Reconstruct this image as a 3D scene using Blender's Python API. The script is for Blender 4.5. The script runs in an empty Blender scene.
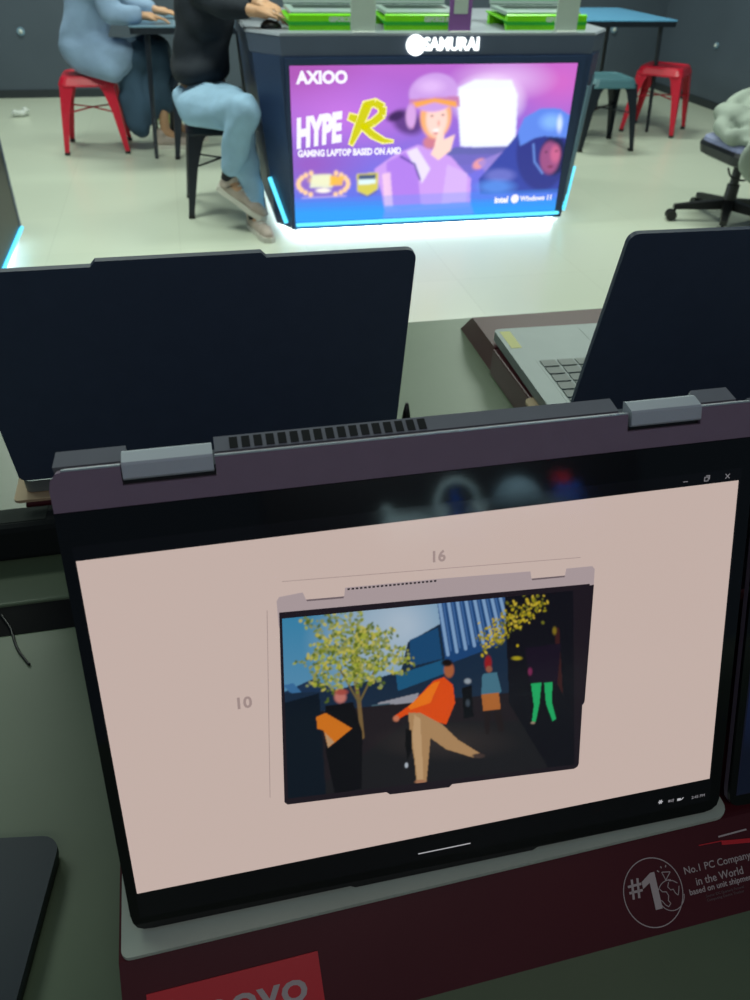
import bpy, bmesh, math, random
import numpy as np
from mathutils import Vector, Matrix
random.seed(7); np.random.seed(7)
SC = bpy.context.scene
COL = SC.collection
R = math.radians
def lin(c):
    c = c / 255.0
    return c / 12.92 if c <= 0.04045 else ((c + 0.055) / 1.055) ** 2.4
def S(r, g, b): return (lin(r), lin(g), lin(b))

# ------------------------------------------------------------------ camera, world, lights
cd = bpy.data.cameras.new('camera'); cam = bpy.data.objects.new('camera', cd); COL.objects.link(cam)
cd.sensor_fit = 'VERTICAL'; cd.sensor_height = 36.0; cd.sensor_width = 27.0; cd.lens = 28.08
cd.clip_start = 0.02; cd.clip_end = 60
fwd = Vector((0.18656, 0.77805, -0.59986)).normalized()
axx = Vector((0.975852, -0.217364, 0.021564)).normalized()
upv = axx.cross(fwd).normalized(); axx = fwd.cross(upv)
cam.matrix_world = Matrix(((axx.x, upv.x, -fwd.x, 0.0758), (axx.y, upv.y, -fwd.y, -0.2260), (axx.z, upv.z, -fwd.z, 1.2998), (0, 0, 0, 1)))
cd.dof.use_dof = True; cd.dof.focus_distance = 0.52; cd.dof.aperture_fstop = 15
SC.camera = cam
vs = SC.view_settings
vs.view_transform = 'Standard'; vs.look = 'None'; vs.gamma = 1; vs.exposure = 0.0; vs.use_curve_mapping = False
wd = bpy.data.worlds.new('world'); SC.world = wd; wd.use_nodes = True
bg = wd.node_tree.nodes['Background']; bg.inputs[0].default_value = (0.50, 0.72, 0.88, 1); bg.inputs[1].default_value = 0.10
def area(x, y, z, sx, sy, power, col=(0.88, 1.0, 0.87), rx=0, ry=0, spread=180):
    l = bpy.data.lights.new('ceiling_or_fill_light', 'AREA'); l.shape = 'RECTANGLE'; l.size = sx; l.size_y = sy  # name shared by the room's ceiling lamps and the added fills
    l.energy = power; l.color = col; l.spread = R(spread)
    o = bpy.data.objects.new('ceiling_or_fill_light', l); COL.objects.link(o); o.location = (x, y, z); o.rotation_euler = (R(rx), R(ry), 0)
    return o
for (x, y, p) in ((-0.6, 3.6, 55), (2.4, 3.6, 55), (-0.6, 6.2, 50), (2.6, 6.2, 50)):
    area(x, y, 2.9, 1.2, 0.5, p)
area(-1.3, 1.7, 2.9, 1.2, 0.3, 9)  # fill added from the left to brighten the desk behind the channel
area(0.9, 2.6, 2.9, 1.2, 0.3, 16)
area(0.2, -1.5, 2.6, 1.4, 0.4, 6, (1.0, 0.86, 0.90), rx=38)  # pinkish fill added behind the camera to lift lid, tray and desk

# ------------------------------------------------------------------ helpers
def mat(name, col, rough=0.5, metal=0.0, noise=0.0, nscale=30.0, emit=None, es=1.0, spec=0.5, bump=0.0, bscale=200.0):
    m = bpy.data.materials.new(name); m.use_nodes = True
    nt = m.node_tree; b = nt.nodes['Principled BSDF']
    b.inputs['Base Color'].default_value = (*col, 1); b.inputs['Roughness'].default_value = rough
    b.inputs['Metallic'].default_value = metal; b.inputs['Specular IOR Level'].default_value = spec
    if noise > 0:
        tc = nt.nodes.new('ShaderNodeTexCoord'); n = nt.nodes.new('ShaderNodeTexNoise'); n.inputs['Scale'].default_value = nscale
        n.inputs['Detail'].default_value = 4
        r = nt.nodes.new('ShaderNodeValToRGB')
        r.color_ramp.elements[0].position = 0.3; r.color_ramp.elements[1].position = 0.7
        r.color_ramp.elements[0].color = (*[c * (1 - noise) for c in col], 1); r.color_ramp.elements[1].color = (*[min(1, c * (1 + noise)) for c in col], 1)
        nt.links.new(tc.outputs['Object'], n.inputs['Vector']); nt.links.new(n.outputs['Fac'], r.inputs[0]); nt.links.new(r.outputs[0], b.inputs['Base Color'])
    if bump > 0:
        tc = nt.nodes.new('ShaderNodeTexCoord'); n = nt.nodes.new('ShaderNodeTexNoise'); n.inputs['Scale'].default_value = bscale
        bp = nt.nodes.new('ShaderNodeBump'); bp.inputs['Strength'].default_value = bump; bp.inputs['Distance'].default_value = 0.01
        nt.links.new(tc.outputs['Object'], n.inputs['Vector']); nt.links.new(n.outputs['Fac'], bp.inputs['Height']); nt.links.new(bp.outputs[0], b.inputs['Normal'])
    if emit is not None:
        b.inputs['Emission Color'].default_value = (*emit, 1); b.inputs['Emission Strength'].default_value = es
    return m
def art_mat(name, es, rough=0.12):
    m = bpy.data.materials.new(name); m.use_nodes = True; nt = m.node_tree; b = nt.nodes['Principled BSDF']
    a = nt.nodes.new('ShaderNodeAttribute'); a.attribute_name = 'art'
    b.inputs['Base Color'].default_value = (0.005, 0.005, 0.006, 1); b.inputs['Roughness'].default_value = rough
    nt.links.new(a.outputs['Color'], b.inputs['Emission Color']); b.inputs['Emission Strength'].default_value = es
    return m
def link(name, me, m=None, parent=None, smooth=False):
    o = bpy.data.objects.new(name, me); COL.objects.link(o)
    if m is not None:
        for mm in (m if isinstance(m, (list, tuple)) else [m]): me.materials.append(mm)
    if parent is not None: o.parent = parent
    if smooth: me.shade_smooth()
    return o
def build(name, bm, m=None, parent=None, smooth=False):
    bmesh.ops.recalc_face_normals(bm, faces=bm.faces)
    me = bpy.data.meshes.new(name); bm.to_mesh(me); bm.free()
    return link(name, me, m, parent, smooth)
def tag(o, label=None, cat=None, group=None, kind=None):
    if label: o['label'] = label
    if cat: o['category'] = cat
    if group: o['group'] = group
    if kind: o['kind'] = kind
    return o
def thing(name, label, cat, loc=(0, 0, 0), rz=0, group=None):
    o = bpy.data.objects.new(name, None); COL.objects.link(o); o.empty_display_size = 0.05
    o.location = loc; o.rotation_euler = (0, 0, rz)
    return tag(o, label, cat, group)
def kids(o): return [c for c in bpy.data.objects if c.parent == o]
def copy_tree(o, parent=None):
    c = o.copy(); COL.objects.link(c); c.parent = parent
    for ch in kids(o): copy_tree(ch, c)
    return c
def box(bm, x0, x1, y0, y1, z0, z1, M=None, bev=0.0, seg=2):
    ret = bmesh.ops.create_cube(bm, size=1.0)
    vsx = ret['verts']
    for v in vsx:
        v.co = Vector((x0 + (v.co.x + .5) * (x1 - x0), y0 + (v.co.y + .5) * (y1 - y0), z0 + (v.co.z + .5) * (z1 - z0)))
    if bev > 0:
        es = list({e for v in vsx for e in v.link_edges})
        r = bmesh.ops.bevel(bm, geom=es, offset=bev, segments=seg, affect='EDGES', profile=0.5)
        vsx = list({v for v in r['verts']} | {v for v in vsx if v.is_valid})
    if M is not None: bmesh.ops.transform(bm, matrix=M, verts=vsx)
    return vsx
def boxo(name, dims, m, parent=None, bev=0.003, M=None, seg=2):
    bm = bmesh.new(); box(bm, *dims, M=M, bev=bev, seg=seg); return build(name, bm, m, parent)
def prism(bm, pts, z0, z1, M=None):
    """polygon pts (x,y) extruded z0..z1"""
    n = len(pts)
    a = [bm.verts.new((p[0], p[1], z0)) for p in pts]; b = [bm.verts.new((p[0], p[1], z1)) for p in pts]
    bm.faces.new(a[::-1]); bm.faces.new(b)
    for i in range(n): bm.faces.new((a[i], a[(i + 1) % n], b[(i + 1) % n], b[i]))
    if M is not None: bmesh.ops.transform(bm, matrix=M, verts=a + b)
    return a + b
def loft(bm, rings, cap=True):
    rs = [[bm.verts.new(p) for p in r] for r in rings]
    n = len(rs[0])
    for a, b in zip(rs, rs[1:]):
        for i in range(n): bm.faces.new((a[i], a[(i + 1) % n], b[(i + 1) % n], b[i]))
    if cap: bm.faces.new(rs[0][::-1]); bm.faces.new(rs[-1])
    return rs
def tube(bm, pts, r, n=8):
    rings = []
    P = [Vector(p) for p in pts]
    rr = r if isinstance(r, (list, tuple)) else [r] * len(P)
    for i, p in enumerate(P):
        d = (P[min(i + 1, len(P) - 1)] - P[max(i - 1, 0)]).normalized()
        a = d.cross(Vector((0, 0, 1)));
        if a.length < 1e-3: a = d.cross(Vector((0, 1, 0)))
        a.normalize(); b = d.cross(a)
        rings.append([p + (a * math.cos(2 * math.pi * k / n) + b * math.sin(2 * math.pi * k / n)) * rr[i] for k in range(n)])
    loft(bm, rings)
def smooth_pts(pts, k=6):
    P = [Vector(p) for p in pts]; out = []
    for i in range(len(P) - 1):
        p0 = P[max(i - 1, 0)]; p1 = P[i]; p2 = P[i + 1]; p3 = P[min(i + 2, len(P) - 1)]
        for j in range(k):
            t = j / k
            out.append(0.5 * ((2 * p1) + (p2 - p0) * t + (2 * p0 - 5 * p1 + 4 * p2 - p3) * t * t + (3 * p1 - p0 - 3 * p2 + p3) * t ** 3))
    out.append(P[-1]); return out
def rrect(x0, x1, y0, y1, r, k=5):
    """rounded rect, r = (bl, br, tr, tl)"""
    if not isinstance(r, (tuple, list)): r = (r,) * 4
    out = []
    for (cx, cy, a0, rr) in ((x0 + r[0], y0 + r[0], 180, r[0]), (x1 - r[1], y0 + r[1], 270, r[1]), (x1 - r[2], y1 - r[2], 0, r[2]), (x0 + r[3], y1 - r[3], 90, r[3])):
        if rr < 1e-6: out.append((cx, cy)); continue
        for j in range(k + 1):
            a = R(a0 + 90 * j / k); out.append((cx + rr * math.cos(a), cy + rr * math.sin(a)))
    return out
def frame(O, X, Y, Z):
    X, Y, Z = Vector(X), Vector(Y), Vector(Z)
    return Matrix(((X.x, Y.x, Z.x, O[0]), (X.y, Y.y, Z.y, O[1]), (X.z, Y.z, Z.z, O[2]), (0, 0, 0, 1)))
DG = None
def text(name, s, size, m, M, parent, bold=0.0, align='LEFT', extrude=0.00005, sx=1.0, shear=0.0, space=1.0, fit=None):
    c = bpy.data.curves.new(name, 'FONT'); c.body = s; c.size = size; c.align_x = align; c.extrude = extrude
    c.offset = bold * size; c.shear = shear; c.space_character = space; c.resolution_u = 3
    t = bpy.data.objects.new(name, c); COL.objects.link(t)
    bpy.context.view_layer.update()
    me = bpy.data.meshes.new_from_object(t.evaluated_get(bpy.context.evaluated_depsgraph_get()))
    bpy.data.objects.remove(t); bpy.data.curves.remove(c)
    me.materials.clear()
    if fit:
        xs = [v.co.x for v in me.vertices]; sx = fit / (max(xs) - min(xs))
    for v in me.vertices: v.co.x *= sx
    me.transform(M)
    return link(name, me, m, parent)
def remesh(name, blobs, m, parent=None, voxel=0.01, smooth=6, post=None):
    """blobs: ('s', p, r) sphere, ('e', p, (rx,ry,rz), Euler) or ('c', p, q, r0, r1) tapered capsule; fused into ONE continuous surface"""
    bm = bmesh.new()
    for b in blobs:
        if b[0] == 's': bmesh.ops.create_icosphere(bm, subdivisions=3, radius=b[2], matrix=Matrix.Translation(b[1]))
        elif b[0] == 'e':
            Mx = Matrix.Translation(b[1]) @ (Matrix.Rotation(R(b[3][2]), 4, 'Z') @ Matrix.Rotation(R(b[3][1]), 4, 'Y') @ Matrix.Rotation(R(b[3][0]), 4, 'X') if len(b) > 3 else Matrix.Identity(4)) @ Matrix.Diagonal((*b[2], 1))
            bmesh.ops.create_icosphere(bm, subdivisions=3, radius=1.0, matrix=Mx)
        else:
            p, q, r0, r1 = Vector(b[1]), Vector(b[2]), b[3], b[4]
            L = (q - p).length; n = max(2, int(L / (0.35 * min(r0, r1))) + 1)
            for i in range(n + 1):
                t = i / n
                bmesh.ops.create_icosphere(bm, subdivisions=2, radius=r0 + (r1 - r0) * t, matrix=Matrix.Translation(p.lerp(q, t)))
    me = bpy.data.meshes.new(name); bm.to_mesh(me); bm.free()
    o = bpy.data.objects.new(name, me); COL.objects.link(o)
    md = o.modifiers.new('r', 'REMESH'); md.mode = 'VOXEL'; md.voxel_size = voxel
    if smooth: ms = o.modifiers.new('s', 'SMOOTH'); ms.iterations = smooth; ms.factor = 0.5
    bpy.context.view_layer.update()
    me2 = bpy.data.meshes.new_from_object(o.evaluated_get(bpy.context.evaluated_depsgraph_get()))
    bpy.data.objects.remove(o)
    if post: 
        for v in me2.vertices: v.co = post(v.co.copy())
    me2.materials.clear()
    return link(name, me2, m, parent, smooth=True)

# ---- flat artwork: polygons and ellipses drawn in the artwork's own units, stored on a dense grid of a real flat surface
class Art:
    def __init__(s, quad, w, h):
        (a, b, c, d) = [np.array(q, float) for q in quad]      # TL TR BR BL in artwork units
        s.w, s.h = w, h
        u = np.linspace(0, 1, w)[None, :, None]; v = np.linspace(0, 1, h)[:, None, None]   # v 0 = top
        P = (a * (1 - u) + b * u) * (1 - v) + (d * (1 - u) + c * u) * v
        s.x, s.y = P[..., 0], P[..., 1]; s.c = np.zeros((h, w, 3)); s.u = u[..., 0] + 0 * v[..., 0]; s.v = v[..., 0] + 0 * u[..., 0]
    def put(s, mask, col, a=1.0):
        m = (mask * a)[..., None]; col = np.array(col) if not callable(col) else col
        s.c = s.c * (1 - m) + col * m
    def poly(s, pts, col, a=1.0):
        ins = np.zeros(s.x.shape, bool); n = len(pts)
        for i in range(n):
            x1, y1 = pts[i]; x2, y2 = pts[(i + 1) % n]
            if y1 == y2: continue
            cr = ((y1 > s.y) != (y2 > s.y)) & (s.x < (x2 - x1) * (s.y - y1) / (y2 - y1) + x1)
            ins ^= cr
        s.put(ins.astype(float), S(*col), a)
    def ell(s, cx, cy, rx, ry, col, rot=0, soft=0.15, a=1.0):
        c_, s_ = math.cos(R(rot)), math.sin(R(rot)); dx, dy = s.x - cx, s.y - cy
        d = np.sqrt(((dx * c_ + dy * s_) / rx) ** 2 + ((-dx * s_ + dy * c_) / ry) ** 2)
        s.put(np.clip((1 - d) / soft, 0, 1), S(*col), a)
    def line(s, pts, wd_, col, a=1.0):
        for (x1, y1), (x2, y2) in zip(pts, pts[1:]):
            L2 = (x2 - x1) ** 2 + (y2 - y1) ** 2
            t = np.clip(((s.x - x1) * (x2 - x1) + (s.y - y1) * (y2 - y1)) / L2, 0, 1)
            d = np.hypot(s.x - x1 - t * (x2 - x1), s.y - y1 - t * (y2 - y1))
            s.put(np.clip((wd_ / 2 - d) / 0.6 + 0.5, 0, 1), S(*col), a)
    def grad(s, top, bot, mask=None):
        g = np.array(S(*top)) * (1 - s.v[..., None]) + np.array(S(*bot)) * s.v[..., None]
        s.c = g if mask is None else s.c * (1 - mask[..., None]) + g * mask[..., None]
    def blur(s, n):
        for _ in range(n):
            for ax in (0, 1):
                p = np.concatenate([np.take(s.c, [0], ax), s.c, np.take(s.c, [-1], ax)], ax)
                m_ = s.c.shape[ax]
                s.c = 0.25 * np.take(p, range(0, m_), ax) + 0.5 * np.take(p, range(1, m_ + 1), ax) + 0.25 * np.take(p, range(2, m_ + 2), ax)
    def mesh(s, name, corners, m, parent):
        TL, TR, BR, BL = [np.array(q, float) for q in corners]
        U = s.u[..., None]; V = s.v[..., None]
        P = ((TL * (1 - U) + TR * U) * (1 - V) + (BL * (1 - U) + BR * U) * V).reshape(-1, 3)
        i = np.arange(s.w * s.h).reshape(s.h, s.w)
        F = np.stack([i[1:, :-1], i[1:, 1:], i[:-1, 1:], i[:-1, :-1]], -1).reshape(-1, 4)
        me = bpy.data.meshes.new(name); me.from_pydata(P.tolist(), [], F.tolist())
        at = me.color_attributes.new('art', 'FLOAT_COLOR', 'POINT')
        at.data.foreach_set('color', np.concatenate([s.c.reshape(-1, 3), np.ones((s.w * s.h, 1))], 1).astype(np.float32).ravel())
        return link(name, me, m, parent)

M = dict(
    floor=None,
    wall=mat('dark_wall', S(74, 84, 96), 0.5, noise=0.06, nscale=2),
    desk=None,
    dark=mat('dark_plastic', S(24, 27, 33), 0.45, noise=0.05),
    black=mat('black_plastic', S(14, 15, 18), 0.4),
    lidback=mat('laptop_lid_back', S(62, 76, 100), 0.5, metal=0.0, noise=0.04, nscale=60),
    lidedge=mat('laptop_lid_edge', S(70, 74, 84), 0.35, metal=0.5),
    chin=mat('grey_aluminium', S(134, 116, 136), 0.5, metal=0.0, noise=0.03, nscale=80),
    base=mat('laptop_base_grey', S(132, 138, 146), 0.45, metal=0.0, noise=0.03, nscale=80),
    chrome=mat('polished_edge', S(205, 215, 220), 0.3, metal=0.7),
    hinge=mat('hinge_metal', S(196, 206, 214), 0.4, metal=0.2),
    glass=mat('screen_glass', (0.004, 0.004, 0.006), 0.06, spec=0.5),
    deck=mat('laptop_deck', S(120, 130, 130), 0.45, metal=0.3, noise=0.03),
    key=mat('key_cap', S(104, 114, 110), 0.5),
    yellow=mat('yellow_sticker', S(205, 205, 110), 0.5),
    beige=mat('beige_foam', S(190, 170, 135), 0.7),
    trayred=mat('dark_red_acrylic', S(80, 30, 37), 0.4, noise=0.1, nscale=6, spec=0.2),
    trayside=mat('tray_side', S(70, 22, 30), 0.35),
    slab=mat('white_acrylic_slab', S(190, 206, 190), 0.5, noise=0.03, nscale=20),
    logored=mat('logo_red', S(212, 26, 40), 0.4),
    print=mat('white_print', S(190, 180, 178), 0.6),
    printdim=mat('faint_print', S(110, 92, 94), 0.6),
    red=mat('red_painted_metal', S(200, 26, 52), 0.35, noise=0.04, nscale=12),
    blackmetal=mat('black_painted_metal', S(26, 32, 42), 0.35, noise=0.04, nscale=12),
    table=mat('light_table_top', S(110, 178, 222), 0.25, noise=0.04, nscale=4),  # blue glare on the top is put into its base colour
    kbody=mat('kiosk_dark_panel', S(44, 62, 96), 0.35, noise=0.05, nscale=4),
    kcounter=mat('kiosk_counter_edge', S(78, 88, 108), 0.45, noise=0.05, nscale=6),
    ktop=mat('kiosk_counter_top', S(150, 156, 166), 0.35, noise=0.03, nscale=6),
    cyan=mat('cyan_led', (0.02, 0.1, 0.12), 0.4, emit=(0.12, 0.72, 1.0), es=2.6),
    cyancore=mat('cyan_led_core', (0.1, 0.1, 0.1), 0.4, emit=(0.10, 0.72, 1.0), es=1.5),
    whiteled=mat('white_led', (0.1, 0.1, 0.1), 0.4, emit=(0.80, 0.95, 1.0), es=14),
    signwhite=mat('lit_sign_white', (0.1, 0.1, 0.1), 0.4, emit=(0.92, 1.0, 0.97), es=2.2),
    strip=mat('pale_trim_strip', S(120, 150, 170), 0.35),
    green=mat('green_acrylic', S(120, 215, 10), 0.35, noise=0.06, nscale=8),
    greendark=mat('dark_green_acrylic', S(40, 165, 50), 0.35),
    card=mat('grey_price_card', S(176, 190, 180), 0.5, noise=0.04, nscale=8),
    purple=mat('purple_card', S(130, 84, 150), 0.5),
    silver=mat('silver_laptop', S(160, 175, 172), 0.35, metal=0.3),
    skin=mat('skin', S(196, 150, 116), 0.55, noise=0.05, nscale=20),
    robe=mat('blue_grey_cloth', S(136, 160, 190), 0.85, noise=0.10, nscale=7, bump=0.3, bscale=20),
    skirt=mat('slate_blue_cloth', S(50, 74, 96), 0.85, noise=0.10, nscale=7, bump=0.3, bscale=20),
    blacktee=mat('black_cloth', S(18, 26, 38), 0.85, noise=0.1, nscale=7, bump=0.3, bscale=20),
    jeans=mat('light_blue_denim', S(150, 184, 212), 0.85, noise=0.10, nscale=9, bump=0.3, bscale=30),
    sock=mat('black_sock', S(20, 22, 30), 0.9),
    shoe=mat('beige_sneaker', S(176, 160, 150), 0.6, noise=0.12, nscale=18),
    sole=mat('pale_sole', S(205, 200, 190), 0.6),
    hair=mat('black_hair', S(22, 18, 18), 0.5, bump=0.5, bscale=60),
    jacket=mat('grey_green_cloth', S(150, 160, 150), 0.85, noise=0.08, nscale=6, bump=0.4, bscale=14),
    pad=mat('seat_highlight_lilac', S(140, 146, 182), 0.7, noise=0.05),  # lilac stands for the purple highlight on the dark cushion
    white=mat('white_plastic', S(205, 210, 205), 0.5),
)
def floor_mat():
    m = bpy.data.materials.new('pale_floor_tiles'); m.use_nodes = True; nt = m.node_tree; b = nt.nodes['Principled BSDF']
    tc = nt.nodes.new('ShaderNodeTexCoord'); br = nt.nodes.new('ShaderNodeTexBrick')
    br.offset = 0; br.inputs['Scale'].default_value = 1.0; br.inputs['Brick Width'].default_value = 0.6; br.inputs['Row Height'].default_value = 0.6
    br.inputs['Mortar Size'].default_value = 0.002; br.inputs['Mortar Smooth'].default_value = 0.4
    br.inputs['Color1'].default_value = (*S(206, 212, 194), 1); br.inputs['Color2'].default_value = (*S(202, 209, 191), 1); br.inputs['Mortar'].default_value = (*S(192, 198, 180), 1)
    nt.links.new(tc.outputs['Object'], br.inputs['Vector']); nt.links.new(br.outputs['Color'], b.inputs['Base Color'])
    b.inputs['Roughness'].default_value = 0.28
    return m
def desk_mat():
    m = mat('grey_green_desk', S(98, 118, 90), 0.40, noise=0.05, nscale=14, spec=0.6); return m
M['floor'] = floor_mat(); M['desk'] = desk_mat()

# ------------------------------------------------------------------ the room
Z0 = 0.843            # height of the tray's white slab, on which the folded laptop stands
DT = 0.8025           # desk top
def struct(name, dims, m):
    o = boxo(name, dims, m, bev=0); o['kind'] = 'structure'; return o
struct('floor', (-4.5, 4.72, -3.2, 7.65, -0.1, 0.0), M['floor'])
struct('wall_back', (-4.5, 4.72, 7.55, 7.65, 0.0, 3.1), M['wall'])
struct('wall_right', (4.62, 4.72, -3.2, 7.55, 0.0, 3.1), M['wall'])
o = struct('trim_1', (-4.5, 4.62, 7.54, 7.55, 0.0, 0.06), mat('dark_skirting', S(40, 46, 52), 0.5))
o = struct('trim_2', (4.61, 4.62, -3.2, 7.54, 0.0, 0.06), o.data.materials[0])

# ------------------------------------------------------------------ the display desk
desk = thing('display_desk', 'long grey-green display desk under the laptops, split by a dark cable channel', 'desk', (0, 0, 0))
boxo('desk_top', (-1.5, 2.2, -0.62, 0.291, DT - 0.03, DT), M['desk'], desk, bev=0.002)
boxo('desk_top', (-1.5, 2.2, 0.329, 0.853, DT - 0.03, DT), M['desk'], desk, bev=0.002)
boxo('cable_channel', (-1.5, 2.2, 0.2912, 0.3288, DT - 0.06, DT - 0.0015), mat('matt_black_channel', S(16, 18, 20), 0.85, spec=0.2), desk, bev=0.001)
for x in (-1.42, 0.3, 2.06):
    boxo('support_panel', (x, x + 0.04, -0.5, 0.76, 0.0, DT - 0.061), M['dark'], desk, bev=0.002)
cb = bmesh.new(); tube(cb, smooth_pts([(-0.128, 0.318, DT - 0.0002), (-0.118, 0.300, DT + 0.0002), (-0.114, 0.289, DT + 0.0014), (-0.108, 0.272, DT + 0.0012), (-0.100, 0.258, DT + 0.0012), (-0.096, 0.252, DT + 0.0012)]), 0.0011)
tag(build('thin_cable', cb, M['black'], smooth=True), 'thin black cable coming out of the dark channel in the desk', 'cable')

# ------------------------------------------------------------------ trays
HT = 0.0405
def tray(loc, rz, label, x0, x1, front, back, wide, slab, sgn, mslab, group=None):
    """sgn=-1: sloping lettered strip towards the camera; +1: away"""
    t = thing('laptop_tray', label, 'tray', loc, rz, group)
    prof = [(front - sgn * 0.0, -0.0012), (front + sgn * 0.0445, -0.0400), (front + sgn * 0.0445, -HT), (front - sgn * 0.100, -HT), (front - sgn * 0.100, -0.0030), (front - sgn * 0.003, -0.0030)]
    prof[0] = (front, -0.0031)
    bm = bmesh.new(); xa = x0 if sgn < 0 else x0 + 0.010
    loft(bm, [[(x, y, z) for (y, z) in prof] for x in (xa, x1 + wide)]); build('front_strip', bm, M['trayred'], t)
    y0, y1 = sorted((front - sgn * 0.101, back))
    boxo('base', (x0 + 0.006, x1 + wide, y0, y1, -HT, -0.0032), M['trayside'], t, bev=0.002)
    bm = bmesh.new(); prism(bm, rrect(*slab, (0.005, 0.010, 0.010, 0.010)), -0.0030, 0.0); build('slab', bm, mslab, t)
    return t
TR = tray((0, 0, Z0 - 0.0019), R(1.3), 'dark red glossy laptop tray in the foreground with a red logo tile and white lettering', -0.0105, 0.372, -0.0127, 0.205, 0.42, (-0.0088, 0.3705, -0.0127, 0.200), -1, M['slab'])
ph = R(39.6)
SF = frame((0, -0.0127, -0.0031), (1, 0, 0), (0, math.cos(ph), math.sin(ph)), (0, -math.sin(ph), math.cos(ph)))      # (x, v up the slope, n) on the sloping strip
TM = lambda x, v, n=0.0006, a=0.0: SF @ Matrix.Translation((x, v, n)) @ Matrix.Rotation(a, 4, 'Z')
bm = bmesh.new(); prism(bm, [(0.0022, -0.0575), (0.0972, -0.0575), (0.0970, -0.0178), (0.0022, -0.0184)], 0.0001, 0.0007, SF); lt = build('logo_tile', bm, M['logored'], TR)
text('logo_lettering', 'lenovo', 0.0235, M['print'], TM(0.0500, -0.0404, 0.0008), lt, bold=0.014, align='CENTER', fit=0.0760)
emb = bmesh.new()
def ring(bm, cx, cy, r, w_, n=48, a0=0, a1=360):
    vs_ = []
    for k in range(n + 1):
        a = R(a0 + (a1 - a0) * k / n)
        for rr in (r - w_ / 2, r + w_ / 2): vs_.append(bm.verts.new(SF @ Vector((cx + rr * math.cos(a), cy + rr * math.sin(a), 0.0004))))
    for k in range(n): bm.faces.new((vs_[2 * k], vs_[2 * k + 1], vs_[2 * k + 3], vs_[2 * k + 2]))
def dline(bm, x0, y0, x1, y1, w_, n=0.0004):
    d = Vector((x1 - x0, y1 - y0, 0)).normalized(); p = Vector((-d.y, d.x, 0)) * w_ / 2
    bm.faces.new([bm.verts.new(SF @ v) for v in (Vector((x0, y0, n)) - p, Vector((x1, y1, n)) - p, Vector((x1, y1, n)) + p, Vector((x0, y0, n)) + p)])
ecx, ecy = 0.3064, -0.0316
ring(emb, ecx, ecy, 0.0198, 0.0006)
ring(emb, ecx + 0.0112, ecy - 0.0040, 0.0088, 0.0005, a0=75, a1=352)
tr_ = (0.4,)
for pts in ([(0.0045, 0.001), (0.006, -0.001), (0.0085, -0.0015), (0.0095, -0.004), (0.0085, -0.0065), (0.0098, -0.0085), (0.0078, -0.0100), (0.0060, -0.0085), (0.0045, -0.0060), (0.0035, -0.0055)], [(0.0115, 0.0035), (0.0102, 0.0010), (0.0118, -0.0012), (0.0135, -0.0010), (0.0142, -0.0032), (0.0158, -0.0050), (0.0168, -0.0030), (0.0178, 0.0)], [(0.0085, 0.0100), (0.0142, 0.0090), (0.0100, 0.0050), (0.0085, 0.0100)], [(0.0118, 0.0042), (0.0145, 0.0038), (0.0172, 0.0018)]):
    for (a, b), (c, d) in zip(pts, pts[1:]): dline(emb, ecx + a, ecy + b, ecx + c, ecy + d, 0.0005)
for a, b, c, d in ((0.0068, 0.0105, 0.0056, 0.0115), (0.0090, 0.0122, 0.0086, 0.0134), (0.0118, 0.0122, 0.0123, 0.0134)): dline(emb, ecx + a, ecy + b, ecx + c, ecy + d, 0.0007)
em = build('rank_emblem', emb, M['print'], TR)
bm = bmesh.new(); prism(bm, [(ecx + a, ecy + b) for a, b in ((-0.0062, 0.0072), (0.0008, 0.0112), (0.0036, 0.0112), (0.0036, -0.0100), (-0.0010, -0.0100), (-0.0010, 0.0058), (-0.0062, 0.0032))], 0.0002, 0.0005, SF); build('emblem_numeral', bm, M['print'], em)
bm = bmesh.new()
for k in (0, 1):
    dline(bm, ecx - 0.0138 + 0.0038 * k, ecy - 0.0012, ecx - 0.0122 + 0.0038 * k, ecy + 0.0100, 0.0015)
    dline(bm, ecx - 0.0158, ecy + 0.0028 + 0.0036 * k, ecx - 0.0066, ecy + 0.0028 + 0.0036 * k, 0.0014)
build('emblem_hash', bm, M['print'], em)
for s_, x_, y_, sz, w_, mm, bo in (('No.1 PC Company', 0.3297, -0.0262, 0.0060, 0.0475, 'print', 0.006), ('in the World', 0.3360, -0.0340, 0.0066, 0.0335, 'print', 0.006), ('based on unit shipments', 0.3300, -0.0385, 0.0048, 0.0480, 'print', 0.014), ('Source: IDC Quarterly Personal', 0.3405, -0.0420, 0.0022, 0.0270, 'printdim', 0.0), ('Computing Device Tracker', 0.3405, -0.0444, 0.0022, 0.0265, 'printdim', 0.0)):
    text('slogan_lettering', s_, sz, M[mm], TM(x_, y_, 0.0003), TR, bold=bo, fit=w_)
sb = bmesh.new(); dline(sb, 0.3440, -0.0118, 0.3610, -0.0124, 0.0006); dline(sb, 0.3600, -0.0135, 0.3990, -0.0185, 0.0026)  # thin red stripes laid flat on the sloping strip
build('thin_stripe', sb, M['logored'], TR)
sb = bmesh.new(); dline(sb, 0.3588, -0.0096, 0.3795, -0.0092, 0.0010)  # short pale stripe laid flat above the red ones
build('thin_stripe', sb, M['print'], TR)

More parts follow.
